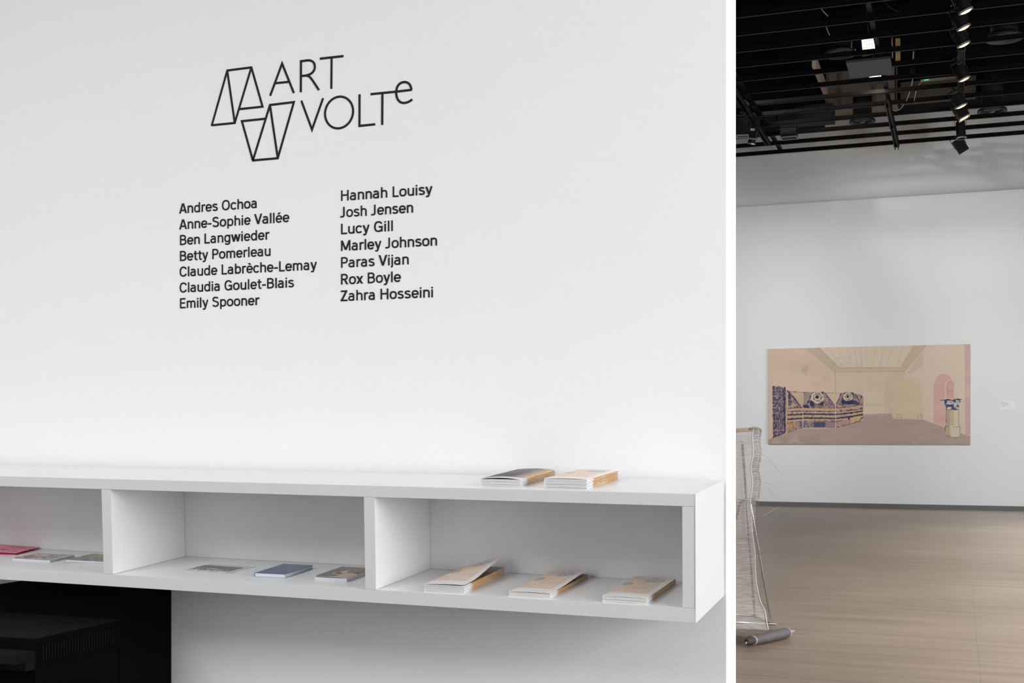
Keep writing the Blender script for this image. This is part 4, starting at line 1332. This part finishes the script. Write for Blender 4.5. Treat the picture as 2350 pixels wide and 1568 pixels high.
# lower rails hung beneath the grid
def rail(label, x, y0, y1, z, w=0.03):
    root = empty('light_rail', (x, (y0 + y1) / 2, z))
    tag(root, label, 'light rail')
    O = Vector(root.location)
    bm = B()
    box(bm, x - w, x - w + 0.012, y0, y1, z - 0.03, z + 0.03)
    box(bm, x + w - 0.012, x + w, y0, y1, z - 0.03, z + 0.03)
    box(bm, x - w, x + w, y0, y1, z + 0.026, z + 0.034)
    gpart('rail_body', bm, M_BLACK2, root, O)
    k = y0 + 0.3
    while k < y1:
        bm = B()
        box(bm, x - w - 0.012, x + w + 0.012, k - 0.02, k + 0.02, z - 0.01, ZG + 0.075 - 0.076)
        gpart('rail_clamp', bm, M_BLACK2, root, O)
        k += 1.17
    return root
rail('black double light rail running towards the end wall, beside the white wall end', -2.66, 14.6, 18.4, ZG - 0.06, 0.035)
rail('black light rail in the middle of the grid running towards the end wall', -0.87, 16.6, 19.35, ZG - 0.05, 0.028)
rail('black light rail carrying the row of spotlights', 0.04, 12.0, 19.35, ZG - 0.05, 0.04)

# ---- spotlights along the rail
def spotlight(label, loc, rot, kind='can', lit=True, L=0.20, rad=0.058, group='spotlights on the right light rail', hang=None):
    root = empty('spotlight', loc, rot)
    tag(root, label, 'spotlight', group)
    bm = B()
    if kind == 'can':
        lathe(bm, [(rad * 0.55, L), (rad * 0.95, L * 0.93), (rad, L * 0.6), (rad, 0.012), (rad * 0.93, 0.0), (rad * 0.86, 0.0), (rad * 0.86, 0.03)], 20)
    else:
        box(bm, -rad, rad, -rad * 0.9, rad * 0.9, 0, L, bev=0.006)
    obj('housing', bm, M_BLACK2, root)
    bm = B()
    if kind == 'can':
        lathe(bm, [(rad * 1.13, -0.004), (rad * 1.13, 0.014), (rad * 0.99, 0.014), (rad * 0.99, -0.004)], 20, closed=True)
    else:
        for a in (-1, 1):
            box(bm, -rad * 1.03, rad * 1.03, a * rad * 0.84 - 0.004, a * rad * 0.84 + 0.004, -0.012, 0.004)
            box(bm, a * rad - 0.004, a * rad + 0.004, -rad * 0.8, rad * 0.8, -0.012, 0.004)
    obj('front_ring', bm, mat('steel_trim', (0.35, 0.35, 0.38), 0.35, metal=0.6), root)
    if lit:
        bm = B()
        if kind == 'can':
            lathe(bm, [(rad * 0.4, -0.014), (rad * 0.68, -0.010), (rad * 0.84, -0.002), (rad * 0.84, 0.004)], 20)
        else:
            box(bm, -rad * 0.8, rad * 0.8, -rad * 0.6, rad * 0.6, -0.003, 0.001)
        obj('lens', bm, M_WARM, root)
    bm = B()
    y0 = L * 0.55
    for a in (-1, 1):
        box(bm, a * (rad + 0.012) - 0.003, a * (rad + 0.012) + 0.003, -0.012, 0.012, y0 - 0.02, L + 0.035)
    box(bm, -rad - 0.015, rad + 0.015, -0.012, 0.012, L + 0.054, L + 0.035)
    obj('yoke', bm, M_BLACK2, root)
    bm = B()
    top = hang if hang is not None else (ZG - 0.088 - loc[2])
    tube(bm, [(0, 0, L + 0.034), (0, 0, max(L + 0.05, top))], 0.010, 8)
    box(bm, -0.03, 0.03, -0.02, 0.02, max(L + 0.04, top - 0.012), max(L + 0.052, top), bev=0)
    obj('clamp', bm, M_BLACK2, root)
    return root
ORD = ['nearest lit spotlight on the right rail, cut by the top of the picture', 'second lit spotlight from the top on the right rail', 'third lit spotlight from the top on the right rail',
       'fourth lit spotlight on the right rail, alone below the gap', 'fifth lit spotlight on the right rail, just above the boxy one']
for lb, (px, py), Dd in zip(ORD, ((2217, 26), (2212, 64), (2212, 103), (2213, 182), (2206, 244)), (12.40, 12.92, 13.50, 14.76, 16.02)):
    p = at(px, py, Dd)
    spotlight(lb, p, Euler((R(8.5), R(-22), 0)), L=0.165, rad=0.062 if Dd < 15 else 0.07)
spotlight('boxy black spotlight tilted on the right rail below the five lit ones', at(2213, 270, 16.6), Euler((R(-6), R(-28), R(10))), 'box', True, 0.20, 0.068)
p = at(2206, 318, 17.6)
spotlight('long cylindrical dark spotlight hanging straight down on the right rail', p, Euler((0, R(-3), 0)), 'can', False, 0.24, 0.062)
spotlight('lowest black spotlight on the right rail, tipped outward against the end wall', at(2213, 349, 18.6), Euler((R(10), R(-30), 0)), 'box', False, 0.21, 0.072, hang=0.255)
G2 = 'dark fixtures on the left light rail'
spotlight('square black fixture hanging beside the left double rail', at(1704, 312, 16.3), Euler((0, 0, R(10))), 'box', False, 0.23, 0.075, G2)
refl = spotlight('lower black fixture with a bright reflector on the left double rail', at(1727, 318, 16.6), Euler((R(10), R(8), 0)), 'box', False, 0.20, 0.05, G2)
spotlight('tipped black fixture hanging lowest on the left double rail', at(1724, 331, 17.0), Euler((R(10), R(14), 0)), 'can', False, 0.19, 0.05, G2)
spotlight('stubby black fixture under the left end of the double rail', at(1811, 316, 17.55), Euler((0, 0, 0)), 'box', False, 0.12, 0.11, G2, hang=ZG - at(1811, 316, 17.55).z)
bm = B()
box(bm, -0.03, 0.03, -0.056, -0.051, 0.10, 0.13)
obj('reflector', bm, mat('copper_reflector', (0.55, 0.42, 0.36), 0.35, metal=0.4), refl)

# ---- caged work lights
def worklight(label, loc, w, h, rot):
    root = empty('work_light', loc, rot)
    tag(root, label, 'work light', 'caged work lights above the grid')
    bm = B()
    box(bm, -w / 2 - 0.015, w / 2 + 0.015, 0.0, 0.09, -h / 2 - 0.015, h / 2 + 0.015, bev=0.01)
    obj('housing', bm, M_BLACK2, root)
    bm = B()
    box(bm, -w / 2, w / 2, -0.008, 0.0, -h / 2, h / 2)
    obj('lamp_glass', bm, M_FLOOD, root)
    bm = B()
    for k in range(7):
        x = -w / 2 + w * k / 6
        tube(bm, [(x, -0.024, -h / 2), (x, -0.024, h / 2)], 0.0034, 5)
    for k in range(5):
        z = -h / 2 + h * k / 4
        tube(bm, [(-w / 2, -0.027, z), (w / 2, -0.027, z)], 0.0034, 5)
    for a in (-1, 1):
        for b in (-1, 1):
            tube(bm, [(a * w / 2, 0.0, b * h / 2), (a * w / 2, -0.026, b * h / 2)], 0.0034, 5)
    obj('wire_guard', bm, M_BLACK2, root)
    bm = B()
    tube(bm, [(0, 0.05, h / 2), (0, 0.05, 7.69 - loc[2] if False else h / 2 + 0.5)], 0.01, 6)
    obj('bracket', bm, M_BLACK2, root)
    return root
worklight('upper glowing caged work light above the grey board', at(1996, 103, 16.0), 0.185, 0.165, Euler((R(-8), R(-6), 0)))
worklight('lower glowing caged work light under the edge of the grey board', at(2009, 175.5, 16.35), 0.155, 0.115, Euler((R(-8), R(-6), 0)))
point('work_light_glow', at(1996, 110, 15.8), 11, 0.08, (1.0, 0.86, 0.64))
point('work_light_glow', at(2009, 182, 16.0), 16, 0.08, (1.0, 0.86, 0.64))

# ---- speckled board resting on the grid
p0, p1 = at(1937, 134, 14.75), at(2041, 168, 15.45)
bm = B()
box(bm, -0.25, 0.25, 0, 0.66, 0, 0.03, bev=0.003)
o = obj('grey_board', bm, M_GREYB)
o.location = (p0.x + 0.27, 14.76, ZG + 0.076)
o.location.z = ZG - 0.034
tag(o, 'flat speckled grey board lying against the grid between the two glowing work lights', 'board')

# ---- ducts and ceiling plant above the grid
def plain(name, m, label, cat, *bx, group=None, bev=0.0):
    bm = B()
    for q in bx:
        box(bm, *q, bev=bev)
    o = obj(name, bm, m)
    return tag(o, label, cat, group)
DY = 19.05
def zz(px, py, D): return at(px, py, D).z
def xx(px, D): return at(px, 500, D).x
duct = empty('air_duct', (xx(1970, DY), DY, zz(1970, 200, DY)))
tag(duct, 'beige sheet metal duct in the glow of the work lights above the grid', 'duct')
DO = Vector(duct.location)
bm = B(); box(bm, xx(1896, DY), xx(2058, DY), DY, GY, zz(1970, 241, DY), zz(1970, 158, DY)); gpart('duct_body', bm, M_DUCT, duct, DO)
for px in (1896, 1925, 2004):
    x = xx(px, DY)
    bm = B(); box(bm, x, x + 0.045, DY - 0.03, DY, zz(px, 241, DY), zz(px, 158, DY)); gpart('duct_flange', bm, mat('duct_flange_metal', (0.16, 0.14, 0.12), 0.5), duct, DO)
bm = B(); box(bm, xx(1893, DY - 0.1), xx(1901, DY - 0.1), 17.2, DY - 0.05, zz(1890, 232, DY), zz(1890, 232, DY) + 0.16); gpart('duct_side', bm, mat('lit_duct_edge', (0.46, 0.39, 0.31), 0.5), duct, DO)  # light on the duct's left edge put into a paler colour
bm = B(); box(bm, xx(2066, DY), xx(2240, DY), DY + 0.05, 19.31, zz(2100, 229, DY), zz(2100, 184, DY)); gpart('branch_duct', bm, mat('shaded_duct_metal', (0.09, 0.075, 0.055), 0.5, var=0.2), duct, DO)  # weaker light on the branch put into a darker copy of the beige
plain('wood_panel', mat('yellow_wood', (0.52, 0.38, 0.17), 0.5, var=0.2, scale=20), 'narrow upright yellow wood panel right of the upper work light', 'panel',
      (xx(2055, 15.2), xx(2066, 15.2), 15.2, 15.23, zz(2060, 139.5, 15.2), zz(2060, 88, 15.2)))
# dark bulkheads hanging from the ceiling in front of the end wall
M_DARKB = mat('dark_blue_black_panel', (0.006, 0.0075, 0.011), 0.7, var=0.3, scale=2, spec=0.06)
plain('bulkhead', M_DARKB, 'dark blue-black bulkhead hanging from the ceiling left of the beige duct', 'bulkhead', (xx(1640, 18.6), xx(1876, 18.6), 18.6, GY + 0.1, zz(1800, 262, 18.6), 7.69))
plain('bulkhead', M_DARKB, 'dark bulkhead over the end wall right of the beige duct', 'bulkhead', (xx(2062, 19.3), 4.0, 19.32, GY + 0.18, zz(2200, 228, 19.3), 7.69))
plain('bulkhead', M_DARKB, 'dark bulkhead directly above the beige duct', 'bulkhead', (xx(1876, 18.6) + 0.01, xx(2062, 19.3) - 0.01, 19.32, GY + 0.18, zz(1970, 156, DY), 7.69))
plain('equipment_box', M_BLACK2, 'black box hanging above the grid left of the round diffuser', 'equipment box', (xx(1824, 18.0), xx(1912, 18.0), 18.0, 18.3, zz(1860, 279, 18.0), zz(1860, 240, 18.0)), bev=0.01)
bm = B()
lathe(bm, [(1.55, 0), (1.55, 0.5), (1.45, 0.55)], 40)
o = obj('ventilation_drum', bm, M_CEIL)
o.location = (at(1990, 25, 15.5).x, 15.6, 7.1)
tag(o, 'large dark round ventilation drum under the ceiling at the top of the picture', 'ventilation drum')
for pts, r_, m_, lb in (([(1880, 8), (1886, 22), (1900, 37)], 0.006, M_CABLE, 'short pale cable hanging near the top edge above the upper work light'),
                        ([(1894, 55), (1898, 68), (1904, 81)], 0.006, M_CABLE, 'short pale cable hanging just above the round diffuser at the grid top'),
                        ([(2028, 4), (2050, 22), (2080, 30), (2110, 29), (2150, 22)], 0.005, M_DARKCABLE, 'thin sagging cable near the top edge left of the spotlights'),
                        ([(2047, 86), (2048, 118), (2048, 133)], 0.006, M_CABLE, 'thin pale vertical pipe left of the yellow wood panel'),
                        ([(2097, 118), (2096, 130), (2095, 142)], 0.007, M_CABLE, 'short pale vertical rod right of the yellow wood panel'),
                        ([(2094, 172), (2094, 186), (2088, 210), (2080, 232)], 0.006, M_CABLE, 'pale cable dropping from the small black sensor'),
                        ([(2124, 183), (2112, 190), (2102, 212), (2098, 232)], 0.005, M_CABLE, 'pale cable curving down from the strip with the green light'),
                        ([(2074, 240), (2066, 250), (2055, 255), (2048, 252)], 0.005, M_CABLE, 'pale cable loop at the foot of the middle rail')):
    bm = B()
    tube(bm, smooth_pts([at(x, y, {1880: 13.27, 1894: 13.91, 2047: 15.0, 2097: 15.2}.get(pts[0][0], 16.9)) for x, y in pts], 5), r_, 6)
    o = obj('cable', bm, m_)
    tag(o, lb, 'cable')
strip = empty('control_strip', at(2155, 182, 16.3))
tag(strip, 'thin control strip with a small green light beside the spotlight rail', 'control strip')
bm = B(); box(bm, -0.22, 0.22, -0.02, 0.02, -0.015, 0.015, M=Matrix.Rotation(R(-0.5), 4, 'Y')); obj('strip_body', bm, mat('grey_strip', (0.16, 0.15, 0.13), 0.5), strip)
bm = B(); box(bm, -0.18, -0.12, -0.026, -0.02, -0.008, 0.008); obj('green_light', bm, mat('green_led', (0.05, 0.4, 0.15), 0.4, emit=((0.1, 0.8, 0.3), 0.5)), strip)
plain('sensor', M_BLACK2, 'small black sensor under the bar right of the grey board', 'sensor', (xx(2089, 15.8), xx(2099, 15.8), 15.78, 15.84, zz(2094, 168, 15.8), zz(2094, 156, 15.8)), bev=0.01)

# ---- round ceiling diffusers
def diffuser(label, loc, rad, neck, m_ring):
    root = empty('ceiling_diffuser', loc)
    tag(root, label, 'diffuser', 'round ceiling diffusers')
    bm = B()
    lathe(bm, [(rad, 0.0), (rad * 0.96, 0.035), (rad * 0.70, 0.05), (rad * 0.66, 0.03), (rad * 0.80, 0.012), (rad * 0.90, -0.004)], 36, closed=True)
    obj('rim', bm, m_ring, root, True)
    bm = B()
    lathe(bm, [(rad * 0.72, 0.05), (rad * 0.72, neck), (rad * 0.66, neck), (rad * 0.66, 0.06)], 32, closed=True)
    obj('neck', bm, mat('dark_duct_neck', (0.014, 0.013, 0.012), 0.6, spec=0.15), root, True)
    bm = B()
    for k in range(10):
        a = 2 * math.pi * k / 10
        c, s_ = math.cos(a), math.sin(a)
        tube(bm, [(0, 0, 0.02), (c * rad * 0.68, s_ * rad * 0.68, 0.04)], 0.007, 5)
    tube(bm, [(0, 0, -0.005), (0, 0, 0.05)], 0.035, 12)
    obj('spokes', bm, mat('spoke_metal', (0.2, 0.19, 0.18), 0.4), root)
    return root
M_RIMD = mat('dark_rim', (0.02, 0.019, 0.018), 0.4)
M_RIML = mat('grey_rim', (0.055, 0.05, 0.047), 0.5)
diffuser('round diffuser below its duct neck left of the middle rail', at(1979, 281, 18.6), 0.19, 0.40, M_RIMD)
diffuser('round diffuser below its duct neck right of the spotlight rail', at(2277, 257, 19.05), 0.208, 0.65, M_RIMD)
diffuser('dark round diffuser behind the bars left of the upper work light', at(1928, 126, 15.0), 0.19, 0.16, M_RIML)
diffuser('grey round diffuser with bright spokes at the upper right corner', at(2304, 90, 14.9), 0.205, 0.16, M_RIML)
